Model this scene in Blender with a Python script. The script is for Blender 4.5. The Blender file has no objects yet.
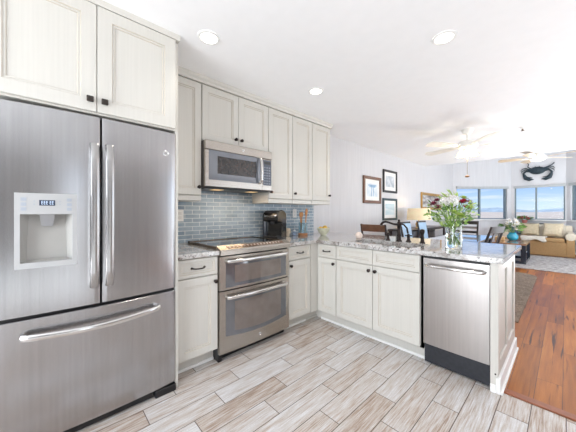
import bpy, bmesh, math, random
from mathutils import Vector, Matrix
random.seed(7)
S = bpy.context.scene
COL = S.collection
PI = math.pi

# ------------------------------------------------------------------ camera
cam_d = bpy.data.cameras.new('camera')
cam = bpy.data.objects.new('camera', cam_d)
COL.objects.link(cam)
cam.location = (2.545, 0.0, 1.222)
cam.rotation_euler = (math.radians(90), 0, math.radians(47.14))
cam_d.sensor_width = 36.0
cam_d.lens = 257.5 * 36.0 / 576.0
cam_d.shift_y = -3.8 / 576.0
cam_d.clip_start = 0.05
cam_d.clip_end = 6000
S.camera = cam

# ------------------------------------------------------------------ view
S.view_settings.view_transform = 'Standard'
S.view_settings.look = 'None'
S.view_settings.gamma = 1.0
S.view_settings.use_curve_mapping = False
S.view_settings.exposure = 0.36
S.cycles.max_bounces = 12
S.cycles.diffuse_bounces = 8
S.cycles.glossy_bounces = 6
S.cycles.transmission_bounces = 8
S.cycles.transparent_max_bounces = 12
S.cycles.sample_clamp_indirect = 6.0
S.cycles.use_denoising = True

# ------------------------------------------------------------------ world: clear blue day with thin cloud streaks
W = bpy.data.worlds.new('sky')
S.world = W
W.use_nodes = True
wn, wl = W.node_tree.nodes, W.node_tree.links
wn.clear()
wo = wn.new('ShaderNodeOutputWorld')
bg = wn.new('ShaderNodeBackground')
tc = wn.new('ShaderNodeTexCoord')
sp = wn.new('ShaderNodeSeparateXYZ')
rp = wn.new('ShaderNodeValToRGB')
wl.new(tc.outputs['Generated'], sp.inputs[0])
wl.new(sp.outputs['Z'], rp.inputs[0])
e = rp.color_ramp.elements
e[0].position = 0.0
e[0].color = (0.80, 0.90, 1.0, 1)
e[1].position = 0.35
e[1].color = (0.10, 0.28, 0.85, 1)
k = e.new(0.025)
k.color = (0.62, 0.80, 1.0, 1)
k = e.new(0.12)
k.color = (0.24, 0.47, 0.97, 1)
mp = wn.new('ShaderNodeMapping')
mp.inputs['Scale'].default_value = (2.0, 2.0, 22.0)
mp.inputs['Rotation'].default_value = (0.12, 0.10, 0)
nz = wn.new('ShaderNodeTexNoise')
nz.inputs['Scale'].default_value = 2.2
nz.inputs['Detail'].default_value = 5
wl.new(tc.outputs['Generated'], mp.inputs[0])
wl.new(mp.outputs[0], nz.inputs['Vector'])
cr = wn.new('ShaderNodeValToRGB')
cr.color_ramp.elements[0].position = 0.52
cr.color_ramp.elements[1].position = 0.75
wl.new(nz.outputs['Fac'], cr.inputs[0])
mx = wn.new('ShaderNodeMix')
mx.data_type = 'RGBA'
mx.inputs[7].default_value = (0.92, 0.95, 1.0, 1)
wl.new(cr.outputs[0], mx.inputs[0])
wl.new(rp.outputs[0], mx.inputs[6])
wl.new(mx.outputs[2], bg.inputs[0])
bg.inputs[1].default_value = 0.85
wl.new(bg.outputs[0], wo.inputs[0])

# ------------------------------------------------------------------ added fill lights out of view, sun, ceiling lamps
def area(name, loc, rot, sx, sy, power, col=(1, 1, 1)):
    d = bpy.data.lights.new(name, 'AREA')
    d.shape = 'RECTANGLE'
    d.size, d.size_y = sx, sy
    d.energy = power
    d.color = col
    o = bpy.data.objects.new(name, d)
    COL.objects.link(o)
    o.location = loc
    o.rotation_euler = rot
    return o
R90 = math.radians(90)
FILL_TINT = (0.90, 0.96, 1.0)
area('back_fill_panel', (1.95, -2.55, 1.2), (R90, 0, 0), 1.9, 2.1, 98, FILL_TINT)            # added unseen panel shining +Y, brightens the peninsula fronts
area('living_fill_panel', (6.3, 6.2, 1.3), (0, R90, 0), 2.0, 4.4, 40, FILL_TINT)             # added unseen panel shining -X, brightens the far room
area('fridge_streak_panel', (6.33, 0.05, 1.25), (0, R90, 0), 2.0, 0.42, 6, FILL_TINT)          # added unseen panel shining -X, puts a streak in the left refrigerator door
area('kitchen_ceiling_fill', (4.2, -0.9, 0.25), (PI, 0, 0), 3.2, 2.6, 27, (0.86, 0.945, 1.0))    # added unseen panel near the floor, brightens the ceiling
area('dining_ceiling_fill', (4.0, 3.9, 0.25), (PI, 0, 0), 2.0, 2.6, 48, (0.84, 0.935, 1.0))  # added unseen panel, lifts the ceiling over the dining area
area('living_ceiling_fill', (4.5, 8.0, 0.25), (PI, 0, 0), 2.6, 3.0, 215, (0.86, 0.945, 1.0))  # added unseen panel, lifts the sloped ceiling and far wall
sd = bpy.data.lights.new('sun', 'SUN')
sd.energy = 2.6
sd.angle = 0.02
sd.color = (1.0, 0.96, 0.9)
so_ = bpy.data.objects.new('sun', sd)
COL.objects.link(so_)
so_.rotation_euler = (math.radians(22), 0, 0)      # high sun from behind the building
LAMP = (1.0, 0.93, 0.84)
def spot(loc, power, ang=150, col=LAMP):
    d = bpy.data.lights.new('downlight_and_fill_beam', 'SPOT')
    d.energy = power
    d.color = col
    d.spot_size = math.radians(ang)
    d.spot_blend = 1.0
    d.shadow_soft_size = 0.06
    o = bpy.data.objects.new('downlight_and_fill_beam', d)
    COL.objects.link(o)
    o.location = loc
    return o
def bulb(loc, power, size=0.05, col=LAMP):
    d = bpy.data.lights.new('bulb', 'POINT')
    d.energy = power
    d.color = col
    d.shadow_soft_size = size
    o = bpy.data.objects.new('bulb', d)
    COL.objects.link(o)
    o.location = loc
    return o
DOWNLIGHTS = [(0.854, 0.817), (1.969, 2.018), (0.84, 1.966), (1.95, 0.80)]
for (x, y) in DOWNLIGHTS:
    spot((x, y, 2.415), 9, 110)
for (x, y) in ((3.3, -0.9), (3.7, 1.5), (4.9, 0.3), (3.3, 3.6)):  # added unseen spots without fixtures, brighten the floor
    spot((x, y, 2.415), 14, 110)

# ================================================================== materials
MATS = {}
class NT:
    def __init__(self, name):
        m = bpy.data.materials.new(name)
        m.use_nodes = True
        self.m = m
        self.n = m.node_tree.nodes
        self.l = m.node_tree.links
        self.b = self.n['Principled BSDF']
    def new(self, t, **kw):
        nd = self.n.new(t)
        for a, v in kw.items():
            setattr(nd, a, v)
        return nd
    def link(self, a, b):
        self.l.new(a, b)
    def math(self, op, a, b=None):
        nd = self.new('ShaderNodeMath', operation=op)
        for i, v in enumerate((a, b)):
            if v is None:
                continue
            if isinstance(v, (int, float)):
                nd.inputs[i].default_value = v
            else:
                self.link(v, nd.inputs[i])
        return nd.outputs[0]
    def ramp(self, fac, stops, interp='LINEAR'):
        nd = self.new('ShaderNodeValToRGB')
        cr = nd.color_ramp
        cr.interpolation = interp
        cr.elements[0].position, cr.elements[0].color = stops[0][0], (*stops[0][1], 1)
        cr.elements[1].position, cr.elements[1].color = stops[-1][0], (*stops[-1][1], 1)
        for p, c in stops[1:-1]:
            el = cr.elements.new(p)
            el.color = (*c, 1)
        self.link(fac, nd.inputs[0])
        return nd.outputs[0]
    def mix(self, fac, a, b, mode='MIX'):
        nd = self.new('ShaderNodeMix', data_type='RGBA', blend_type=mode)
        for i, v in ((0, fac), (6, a), (7, b)):
            if isinstance(v, (int, float)):
                nd.inputs[i].default_value = v
            elif isinstance(v, tuple):
                nd.inputs[i].default_value = (*v, 1)
            else:
                self.link(v, nd.inputs[i])
        return nd.outputs[2]
    def coords(self, scale=(1, 1, 1), kind='Object', rot=(0, 0, 0)):
        t = self.new('ShaderNodeTexCoord')
        mpn = self.new('ShaderNodeMapping')
        mpn.inputs['Scale'].default_value = scale
        mpn.inputs['Rotation'].default_value = rot
        self.link(t.outputs[kind], mpn.inputs[0])
        return mpn.outputs[0]
    def noise(self, vec, scale=5, detail=3, rough=0.5):
        nd = self.new('ShaderNodeTexNoise')
        nd.inputs['Scale'].default_value = scale
        nd.inputs['Detail'].default_value = detail
        nd.inputs['Roughness'].default_value = rough
        if vec is not None:
            self.link(vec, nd.inputs['Vector'])
        return nd.outputs['Fac']
    def bump(self, h, strength=0.2, dist=0.01):
        nd = self.new('ShaderNodeBump')
        nd.inputs['Strength'].default_value = strength
        nd.inputs['Distance'].default_value = dist
        self.link(h, nd.inputs['Height'])
        self.link(nd.outputs[0], self.b.inputs['Normal'])

def lin(c):
    return tuple((v / 255 / 12.92) if v / 255 <= 0.04045 else ((v / 255 + 0.055) / 1.055) ** 2.4 for v in c)

def mat(name, rgb, rough=0.5, metal=0.0, var=0.06, scale=12, spec=None, emit=None, strength=0, sheen=0, bump=0, coat=0, stretch=(1, 1, 1)):
    """plain procedural material: colour with a little noise variation"""
    if name in MATS:
        return MATS[name]
    t = NT(name)
    c = lin(rgb)
    f = t.noise(t.coords(stretch), scale, 3)
    d = tuple(max(0, v * (1 - var)) for v in c)
    u = tuple(min(1, v * (1 + var)) for v in c)
    t.link(t.ramp(f, [(0.3, d), (0.7, u)]), t.b.inputs['Base Color'])
    t.b.inputs['Roughness'].default_value = rough
    t.b.inputs['Metallic'].default_value = metal
    if spec is not None:
        t.b.inputs['Specular IOR Level'].default_value = spec
    if emit is not None:
        t.b.inputs['Emission Color'].default_value = (*lin(emit), 1)
        t.b.inputs['Emission Strength'].default_value = strength
    if sheen:
        t.b.inputs['Sheen Weight'].default_value = sheen
    if coat:
        t.b.inputs['Coat Weight'].default_value = coat
        t.b.inputs['Coat Roughness'].default_value = 0.05
    if bump:
        t.bump(f, bump, 0.004)
    MATS[name] = t.m
    return t.m

def plank_floor(name, width, length, x0, y0, stagger, ramp_stops, streak_scale, gap, gapcol, rough, streaks, stag_random=False, coat=0.0, dark=None):
    t = NT(name)
    geo = t.new('ShaderNodeNewGeometry')
    s = t.new('ShaderNodeSeparateXYZ')
    t.link(geo.outputs['Position'], s.inputs[0])
    X, Y = s.outputs[0], s.outputs[1]
    u = t.math('DIVIDE', t.math('SUBTRACT', X, x0), width)
    row = t.math('FLOOR', u)
    if stag_random:
        wnn = t.new('ShaderNodeTexWhiteNoise', noise_dimensions='1D')
        t.link(row, wnn.inputs['W'])
        off = t.math('MULTIPLY', wnn.outputs['Value'], length)
    else:
        off = t.math('MULTIPLY', row, stagger)
    v = t.math('DIVIDE', t.math('ADD', t.math('SUBTRACT', Y, y0), off), length)
    colm = t.math('FLOOR', v)
    fu = t.math('FRACT', u)
    fv = t.math('FRACT', v)
    cv = t.new('ShaderNodeCombineXYZ')
    t.link(row, cv.inputs[0])
    t.link(colm, cv.inputs[1])
    wn2 = t.new('ShaderNodeTexWhiteNoise', noise_dimensions='2D')
    t.link(cv.outputs[0], wn2.inputs['Vector'])
    rnd = wn2.outputs['Value']
    # long streaks, shifted per plank
    sv = t.new('ShaderNodeCombineXYZ')
    t.link(t.math('MULTIPLY', X, streak_scale), sv.inputs[0])
    t.link(t.math('MULTIPLY', Y, streak_scale * 0.045), sv.inputs[1])
    t.link(t.math('MULTIPLY', rnd, 37.0), sv.inputs[2])
    n1 = t.noise(sv.outputs[0], 1.0, 6, 0.6)
    sv2 = t.new('ShaderNodeCombineXYZ')
    t.link(t.math('MULTIPLY', X, streak_scale * 0.20), sv2.inputs[0])
    t.link(t.math('MULTIPLY', Y, streak_scale * 0.022), sv2.inputs[1])
    t.link(t.math('MULTIPLY', rnd, 91.0), sv2.inputs[2])
    n2 = t.noise(sv2.outputs[0], 1.0, 4, 0.6)
    f = t.math('ADD', t.math('MULTIPLY', rnd, 0.26), t.math('ADD', t.math('MULTIPLY', n1, streaks), t.math('MULTIPLY', n2, 0.6)))
    f = t.math('SUBTRACT', f, 0.13 + streaks * 0.5 + 0.3 - 0.5)
    c = t.ramp(f, ramp_stops)
    if dark is not None:
        sv3 = t.new('ShaderNodeCombineXYZ')
        t.link(t.math('MULTIPLY', X, 26.0), sv3.inputs[0])
        t.link(t.math('MULTIPLY', Y, 1.3), sv3.inputs[1])
        t.link(t.math('MULTIPLY', rnd, 53.0), sv3.inputs[2])
        n3 = t.noise(sv3.outputs[0], 1.0, 3, 0.55)
        k3 = t.new('ShaderNodeMapRange')
        k3.inputs[1].default_value = 0.60
        k3.inputs[2].default_value = 0.68
        t.link(n3, k3.inputs[0])
        c = t.mix(k3.outputs[0], c, dark)
    n4 = t.noise(geo.outputs['Position'], 140, 3, 0.7)
    c = t.mix(0.35, c, t.ramp(n4, [(0.35, (0.62, 0.58, 0.55)), (0.6, (1, 1, 1))]), 'MULTIPLY')
    # joints
    gu, gv = gap / width, gap / length
    e1 = t.math('LESS_THAN', fu, gu)
    e2 = t.math('LESS_THAN', fv, gv)
    g = t.math('MAXIMUM', e1, e2)
    t.link(t.mix(g, c, gapcol), t.b.inputs['Base Color'])
    rr = t.math('ADD', t.math('MULTIPLY', n1, 0.12), rough)
    t.link(rr, t.b.inputs['Roughness'])
    h = t.math('SUBTRACT', t.math('MULTIPLY', n1, 0.25), g)
    t.bump(h, 0.12, 0.0015)
    t.b.inputs['Coat Weight'].default_value = coat
    if dark is not None:
        t.b.inputs['Specular IOR Level'].default_value = 0.3
    t.b.inputs['Coat Roughness'].default_value = 0.22
    return t.m

M_TILE = plank_floor('wood_look_tile', 0.148, 0.6, 0.770, 1.022, 0.2,
    [(0.18, lin((138, 116, 100))), (0.34, lin((174, 157, 144))), (0.48, lin((193, 185, 178))), (0.60, lin((202, 199, 198))), (0.80, lin((217, 218, 220)))],
    150.0, 0.0045, lin((84, 72, 64)), 0.34, 1.2)
M_WOOD = plank_floor('red_brown_plank', 0.131, 1.45, 2.40, 3.48, 0.4,
    [(0.20, lin((84, 42, 12))), (0.4, lin((136, 76, 20))), (0.60, lin((170, 102, 34))), (0.85, lin((202, 136, 58)))],
    40.0, 0.0028, lin((80, 46, 28)), 0.26, 0.5, stag_random=True, coat=0.04, dark=lin((72, 34, 18)))

def mk_granite():
    t = NT('speckled_granite')
    v = t.coords()
    n1 = t.noise(v, 9, 5, 0.65)
    n2 = t.noise(v, 55, 4, 0.7)
    n3 = t.noise(t.coords((1, 1, 1), 'Object', (0.3, 0.2, 0.5)), 120, 2, 0.6)
    base = t.ramp(n1, [(0.28, lin((118, 106, 98))), (0.43, lin((168, 162, 157))), (0.56, lin((208, 207, 206))), (0.72, lin((146, 132, 122)))])
    d = t.ramp(n2, [(0.36, lin((84, 70, 66))), (0.46, (1, 1, 1))])
    c = t.mix(0.9, base, d, 'MULTIPLY')
    d2 = t.ramp(n3, [(0.34, lin((60, 50, 50))), (0.40, (1, 1, 1))])
    c = t.mix(0.6, c, d2, 'MULTIPLY')
    t.link(c, t.b.inputs['Base Color'])
    t.b.inputs['Roughness'].default_value = 0.09
    t.b.inputs['Coat Weight'].default_value = 0.5
    t.b.inputs['Coat Roughness'].default_value = 0.04
    return t.m
M_GRANITE = mk_granite()

def mk_backsplash():
    t = NT('blue_glass_subway_tile')
    geo = t.new('ShaderNodeNewGeometry')
    s = t.new('ShaderNodeSeparateXYZ')
    t.link(geo.outputs['Position'], s.inputs[0])
    cv = t.new('ShaderNodeCombineXYZ')
    t.link(s.outputs[1], cv.inputs[0])
    t.link(t.math('SUBTRACT', s.outputs[2], 0.914), cv.inputs[1])
    br = t.new('ShaderNodeTexBrick')
    t.link(cv.outputs[0], br.inputs['Vector'])
    br.inputs['Scale'].default_value = 1.0
    br.inputs['Brick Width'].default_value = 0.15
    br.inputs['Row Height'].default_value = 0.0412
    br.inputs['Mortar Size'].default_value = 0.0030
    br.inputs['Mortar Smooth'].default_value = 0.1
    br.inputs['Color1'].default_value = (*lin((130, 150, 167)), 1)
    br.inputs['Color2'].default_value = (*lin((161, 180, 195)), 1)
    br.inputs['Mortar'].default_value = (*lin((226, 230, 230)), 1)
    n = t.noise(t.coords(), 18, 3)
    c = t.mix(0.25, br.outputs['Color'], t.ramp(n, [(0.3, lin((118, 136, 152))), (0.7, lin((186, 198, 206)))]))
    t.link(t.mix(br.outputs['Fac'], c, lin((224, 228, 228))), t.b.inputs['Base Color'])
    t.link(t.math('ADD', t.math('MULTIPLY', br.outputs['Fac'], 0.5), 0.10), t.b.inputs['Roughness'])
    t.bump(t.math('SUBTRACT', 1.0, br.outputs['Fac']), 0.4, 0.002)
    return t.m
M_SPLASH = mk_backsplash()

def mk_steel(name, rgb, rough, stretch, contrast=0.06, smudge=0.02, scale=60):
    t = NT(name)
    f = t.noise(t.coords(stretch), scale, 4, 0.6)
    g = t.noise(t.coords(), 3.0, 4, 0.6)
    c = lin(rgb)
    a = tuple(v * (1 - contrast) for v in c)
    b = tuple(min(1, v * (1 + contrast)) for v in c)
    col = t.ramp(f, [(0.3, a), (0.7, b)])
    t.link(col, t.b.inputs['Base Color'])
    t.b.inputs['Metallic'].default_value = 1.0
    t.link(t.math('ADD', t.math('MULTIPLY', g, smudge), rough), t.b.inputs['Roughness'])
    return t.m
M_STEEL = mk_steel('brushed_steel', (196, 194, 193), 0.22, (1, 0.02, 1))
M_STEELV = mk_steel('brushed_steel_fridge', (176, 175, 176), 0.22, (1, 1, 0.02))
M_STEELW = mk_steel('warm_brushed_steel', (180, 173, 165), 0.26, (1, 0.02, 1))
M_CHROME = mat('polished_steel', (214, 212, 210), 0.14, 1.0, 0.02)
M_DWSTEEL = mk_steel('brushed_steel_dishwasher', (178, 173, 170), 0.28, (1, 1, 0.02))
M_BRONZE = mat('oil_rubbed_bronze', (52, 44, 42), 0.32, 0.8, 0.1)
M_PULL = mat('dark_pewter', (72, 66, 62), 0.35, 0.85, 0.1)

def mk_cabinet(name, rgb):
    t = NT(name)
    f = t.noise(t.coords((90, 90, 2.0)), 1.0, 3, 0.5)
    c = lin(rgb)
    t.link(t.ramp(f, [(0.3, tuple(v * 0.975 for v in c)), (0.7, tuple(min(1, v * 1.02) for v in c))]), t.b.inputs['Base Color'])
    t.b.inputs['Roughness'].default_value = 0.38
    return t.m
M_CAB = mk_cabinet('cream_cabinet_paint', (207, 204, 197))
M_GLAZE = mat('cabinet_glaze_line', (198, 189, 176), 0.5, 0, 0.08)
M_CABIN = mat('cabinet_interior', (120, 112, 104), 0.6)
M_TRIMW = mat('white_trim_paint', (240, 240, 238), 0.35, 0, 0.02)
M_CEIL = mat('white_ceiling_paint', (244, 244, 245), 0.9, 0, 0.01)
def mk_wall():
    t = NT('pale_grey_wall_paint')
    f = t.noise(t.coords((1, 14, 0.8)), 1.6, 3)
    t.link(t.ramp(f, [(0.3, lin((203, 203, 206))), (0.7, lin((210, 210, 213)))]), t.b.inputs['Base Color'])
    t.b.inputs['Roughness'].default_value = 0.5
    return t.m
M_WALL = mk_wall()
M_BLACK = mat('black_plastic', (22, 22, 24), 0.35)
M_GLOSSBLACK = mat('black_gloss', (14, 14, 16), 0.06, 0, 0.02, coat=0.6)
M_KICK = mat('black_kick_plate', (44, 46, 52), 0.45, 0.2, 0.15, 40)
M_DARKGAP = mat('dark_rubber_seal', (38, 36, 38), 0.6)
M_PANELGREY = mat('dispenser_plastic', (176, 176, 176), 0.35, 0, 0.02)
M_PANELIN = mat('dispenser_recess_plastic', (170, 168, 164), 0.4, 0, 0.02)
M_LCD = mat('lcd_display', (58, 66, 84), 0.15, 0, 0.02)
M_LCDTXT = mat('lcd_segments', (190, 205, 225), 0.3, 0, 0.0, emit=(170, 195, 225), strength=0.4)
M_KEYS = mat('key_grey', (160, 166, 176), 0.4)
def mk_ovenglass():
    t = NT('tinted_oven_glass')
    f = t.noise(t.coords(), 5, 3)
    t.link(t.ramp(f, [(0.3, lin((74, 76, 82))), (0.7, lin((94, 95, 100)))]), t.b.inputs['Base Color'])
    t.b.inputs['Roughness'].default_value = 0.05
    t.b.inputs['Specular IOR Level'].default_value = 1.0
    t.b.inputs['Coat Weight'].default_value = 1.0
    t.b.inputs['Coat Roughness'].default_value = 0.02
    t.b.inputs['Coat IOR'].default_value = 1.5
    return t.m
M_OVEN = mk_ovenglass()
M_OVENIN = mat('oven_inner_glass', (112, 102, 96), 0.06, 0, 0.15, 9, coat=1.0)  # brown tint carries the warm floor reflection on the inner glass
M_MESH = mat('microwave_mesh_window', (44, 38, 36), 0.15, 0.0, 0.5, 30, coat=0.3)
def mk_glass(name, rgb=(1, 1, 1), trans=0.9, rough=0.0, ior=1.45):
    t = NT(name)
    f = t.noise(t.coords(), 4, 2)
    t.link(t.ramp(f, [(0.3, tuple(v * 0.98 for v in rgb)), (0.7, rgb)]), t.b.inputs['Base Color'])
    t.b.inputs['Transmission Weight'].default_value = trans
    t.b.inputs['Roughness'].default_value = rough
    t.b.inputs['IOR'].default_value = ior
    return t.m
M_GLASS = mk_glass('clear_vase_glass', (0.97, 1.0, 0.98), 1.0)
def mk_pane():
    t = NT('window_pane_glass')
    n, l = t.n, t.l
    tr = n.new('ShaderNodeBsdfTransparent')
    gl = n.new('ShaderNodeBsdfGlossy')
    gl.inputs['Roughness'].default_value = 0.02
    fr = n.new('ShaderNodeFresnel')
    fr.inputs['IOR'].default_value = 1.12
    nzz = n.new('ShaderNodeTexNoise')
    nzz.inputs['Scale'].default_value = 2.0
    rr = n.new('ShaderNodeValToRGB')
    rr.color_ramp.elements[0].color = (0.95, 0.97, 0.98, 1)
    rr.color_ramp.elements[1].color = (0.98, 0.99, 1.0, 1)
    l.new(nzz.outputs['Fac'], rr.inputs[0])
    l.new(rr.outputs[0], tr.inputs[0])
    ms = n.new('ShaderNodeMixShader')
    l.new(fr.outputs[0], ms.inputs[0])
    l.new(tr.outputs[0], ms.inputs[1])
    l.new(gl.outputs[0], ms.inputs[2])
    l.new(ms.outputs[0], n['Material Output'].inputs[0])
    return t.m
M_PANE = mk_pane()
M_LAMPON = mat('downlight_lens', (255, 250, 240), 0.4, 0, 0.0, emit=(255, 250, 240), strength=4.0)

# ================================================================== mesh helpers
class MB:
    def __init__(self):
        self.bm = bmesh.new()
        self.mats = []
    def slot(self, m):
        if m is None:
            return 0
        if m not in self.mats:
            self.mats.append(m)
        return self.mats.index(m)
    def _merge(self, bm, m=None, smooth=False):
        i = self.slot(m) if m else 0
        vm = {}
        for v in bm.verts:
            vm[v] = self.bm.verts.new(v.co)
        for f in bm.faces:
            try:
                nf = self.bm.faces.new([vm[v] for v in f.verts])
                nf.material_index = i
                nf.smooth = smooth or f.smooth
            except ValueError:
                pass
        bm.free()
    def box(self, x0, x1, y0, y1, z0, z1, bev=0.0, m=None, M=None, seg=1):
        b = bmesh.new()
        bmesh.ops.create_cube(b, size=1)
        for v in b.verts:
            v.co = Vector(((x0 + x1) / 2 + v.co.x * (x1 - x0), (y0 + y1) / 2 + v.co.y * (y1 - y0), (z0 + z1) / 2 + v.co.z * (z1 - z0)))
        if bev > 0:
            bmesh.ops.bevel(b, geom=b.edges[:], offset=bev, segments=seg, affect='EDGES', profile=0.5)
        if M is not None:
            bmesh.ops.transform(b, matrix=M, verts=b.verts)
        self._merge(b, m, smooth=(seg > 1))
        return self
    def rings(self, rings, m=None, cap=True, smooth=True, closed=True):
        """loft a list of rings (equal-length point lists)"""
        b = bmesh.new()
        vs = [[b.verts.new(p) for p in r] for r in rings]
        n = len(rings[0])
        for a, c in zip(vs[:-1], vs[1:]):
            for i in range(n if closed else n - 1):
                j = (i + 1) % n
                try:
                    b.faces.new((a[i], a[j], c[j], c[i]))
                except ValueError:
                    pass
        for f in b.faces:
            f.smooth = smooth
        if cap and closed:
            b.faces.new(list(reversed(vs[0])))
            b.faces.new(vs[-1])
        bmesh.ops.recalc_face_normals(b, faces=b.faces[:])
        self._merge(b, m)
        return self
    def lathe(self, prof, c=(0, 0, 0), seg=24, m=None, axis='Z', cap=True, M=None):
        rs = []
        for r, z in prof:
            ring = []
            for i in range(seg):
                a = 2 * PI * i / seg
                x, y = max(r, 1e-4) * math.cos(a), max(r, 1e-4) * math.sin(a)
                p = Vector((x, y, z))
                if axis == 'X':
                    p = Vector((z, x, y))
                elif axis == 'Y':
                    p = Vector((x, z, y))
                if M is not None:
                    p = M @ p
                ring.append(p + Vector(c))
            rs.append(ring)
        return self.rings(rs, m, cap)
    def tube(self, pts, r, seg=10, m=None, flat=None):
        """sweep a circle (or flat=(w,h) rounded bar) along a path; r number or list"""
        pts = [Vector(p) for p in pts]
        n = len(pts)
        rs = r if isinstance(r, (list, tuple)) else [r] * n
        rings = []
        t0 = (pts[1] - pts[0]).normalized()
        up = Vector((0, 0, 1)) if abs(t0.z) < 0.9 else Vector((0, 1, 0))
        nrm = (up - t0 * up.dot(t0)).normalized()
        for i, p in enumerate(pts):
            t = (pts[min(i + 1, n - 1)] - pts[max(i - 1, 0)]).normalized()
            nrm = (nrm - t * nrm.dot(t)).normalized()
            bi = t.cross(nrm)
            ring = []
            for k in range(seg):
                a = 2 * PI * k / seg
                ca, sa = math.cos(a), math.sin(a)
                if flat:
                    ring.append(p + nrm * (ca * flat[0] * rs[i]) + bi * (sa * flat[1] * rs[i]))
                else:
                    ring.append(p + nrm * (ca * rs[i]) + bi * (sa * rs[i]))
            rings.append(ring)
        return self.rings(rings, m, True)
    def prism(self, poly, axis, a0, a1, m=None, bev=0.0, smooth=False, M=None):
        """extrude 2-D polygon: axis Z -> poly is (x,y); X -> (y,z); Y -> (x,z)"""
        def P(u, v, w):
            return {'Z': (u, v, w), 'X': (w, u, v), 'Y': (u, w, v)}[axis]
        b = bmesh.new()
        lo = [b.verts.new(P(u, v, a0)) for u, v in poly]
        hi = [b.verts.new(P(u, v, a1)) for u, v in poly]
        n = len(poly)
        sides = []
        for i in range(n):
            j = (i + 1) % n
            f = b.faces.new((lo[i], lo[j], hi[j], hi[i]))
            f.smooth = smooth
        b.faces.new(list(reversed(lo)))
        b.faces.new(hi)
        bmesh.ops.recalc_face_normals(b, faces=b.faces[:])
        if bev:
            ed = [ed for ed in b.edges if abs((ed.verts[0].co - ed.verts[1].co).length) > bev * 2.2]
            bmesh.ops.bevel(b, geom=ed, offset=bev, segments=1, affect='EDGES', profile=0.5)
        if M is not None:
            bmesh.ops.transform(b, matrix=M, verts=b.verts)
        self._merge(b, m)
        return self
    def ball(self, c, r, seg=16, rings=10, m=None, sc=(1, 1, 1), M=None):
        b = bmesh.new()
        bmesh.ops.create_uvsphere(b, u_segments=seg, v_segments=rings, radius=r)
        for v in b.verts:
            p = Vector((v.co.x * sc[0], v.co.y * sc[1], v.co.z * sc[2]))
            if M is not None:
                p = M @ p
            v.co = p + Vector(c)
        for f in b.faces:
            f.smooth = True
        self._merge(b, m)
        return self
    def poly(self, pts, m=None, smooth=False):
        vs = [self.bm.verts.new(p) for p in pts]
        f = self.bm.faces.new(vs)
        f.material_index = self.slot(m) if m else 0
        f.smooth = smooth
        return self
    def cushion(self, w, d, h, M, m=None, puff=0.5, n=10):
        """pillow shape: flat edges, swollen middle"""
        b = bmesh.new()
        top, bot = [], []
        for i in range(n + 1):
            rt, rb = [], []
            for j in range(n + 1):
                u, v = 2 * i / n - 1, 2 * j / n - 1
                k = ((1 - u ** 4) * (1 - v ** 4)) ** puff
                pin = 1 - 0.06 * (abs(u) * (1 - abs(v)) + abs(v) * (1 - abs(u)))
                x, y = u * w / 2 * pin, v * d / 2 * pin
                rt.append(b.verts.new(M @ Vector((x, y, h / 2 * k + 0.004))))
                rb.append(b.verts.new(M @ Vector((x, y, -h / 2 * k - 0.004))))
            top.append(rt)
            bot.append(rb)
        for i in range(n):
            for j in range(n):
                b.faces.new((top[i][j], top[i + 1][j], top[i + 1][j + 1], top[i][j + 1]))
                b.faces.new((bot[i][j], bot[i][j + 1], bot[i + 1][j + 1], bot[i + 1][j]))
        for i in range(n):
            b.faces.new((top[i][0], bot[i][0], bot[i + 1][0], top[i + 1][0]))
            b.faces.new((top[i][n], top[i + 1][n], bot[i + 1][n], bot[i][n]))
            b.faces.new((top[0][i], top[0][i + 1], bot[0][i + 1], bot[0][i]))
            b.faces.new((top[n][i], bot[n][i], bot[n][i + 1], top[n][i + 1]))
        bmesh.ops.recalc_face_normals(b, faces=b.faces[:])
        for f in b.faces:
            f.smooth = True
        self._merge(b, m)
        return self
    def build(self, name, m, parent=None, label=None, loc=None):
        me = bpy.data.meshes.new(name)
        off = Vector((0, 0, 0))
        p = parent
        while p is not None:
            off += Vector(p.location)
            p = p.parent
        if loc is not None:
            off = Vector(loc)
        for v in self.bm.verts:
            v.co -= off
        if self.mats:
            # first slot is the main material, extra slots follow
            order = [m] + [x for x in self.mats if x is not m]
            remap = {i: order.index(x) for i, x in enumerate(self.mats)}
            for f in self.bm.faces:
                f.material_index = remap.get(f.material_index, 0)
        else:
            order = [m]
        self.bm.normal_update()
        for ed in self.bm.edges:
            if len(ed.link_faces) == 2 and ed.calc_face_angle(0) > 0.6:
                ed.smooth = False
        self.bm.to_mesh(me)
        self.bm.free()
        for x in order:
            me.materials.append(x)
        o = bpy.data.objects.new(name, me)
        COL.objects.link(o)
        if parent is not None:
            o.parent = parent
        elif loc is not None:
            o.location = loc
        if label:
            o['label'] = label
        return o

class MBM(MB):
    """mesh builder whose default material is slot 0"""
    def __init__(self, m):
        super().__init__()
        self.mats = [m]
        self.main = m
    def done(self, name, parent=None, label=None, loc=None):
        return self.build(name, self.main, parent, label, loc)

def thing(name, label, cat, loc=(0, 0, 0), group=None, rz=0):
    o = bpy.data.objects.new(name, None)
    o.empty_display_size = 0.05
    COL.objects.link(o)
    o.location = loc
    o.rotation_euler = (0, 0, rz)
    return tag(o, label, cat, group)
def tag(o, label, cat, group=None, kind=None):
    o['label'] = label
    o['category'] = cat
    if group:
        o['group'] = group
    if kind:
        o['kind'] = kind
    return o
def struct(mb, name, m, label=None, cat=None):
    o = mb.build(name, m)
    o['kind'] = 'structure'
    if label:
        o['label'] = label
    if cat:
        o['category'] = cat
    return o
def copy_tree(o, parent=None):
    c = o.copy()
    COL.objects.link(c)
    if parent is not None:
        c.parent = parent
    for ch in list(o.children):
        copy_tree(ch, c)
    return c
def T(*a):
    return Matrix.Translation(Vector(a))
def Rz(a):
    return Matrix.Rotation(a, 4, 'Z')
def Rx(a):
    return Matrix.Rotation(a, 4, 'X')
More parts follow.
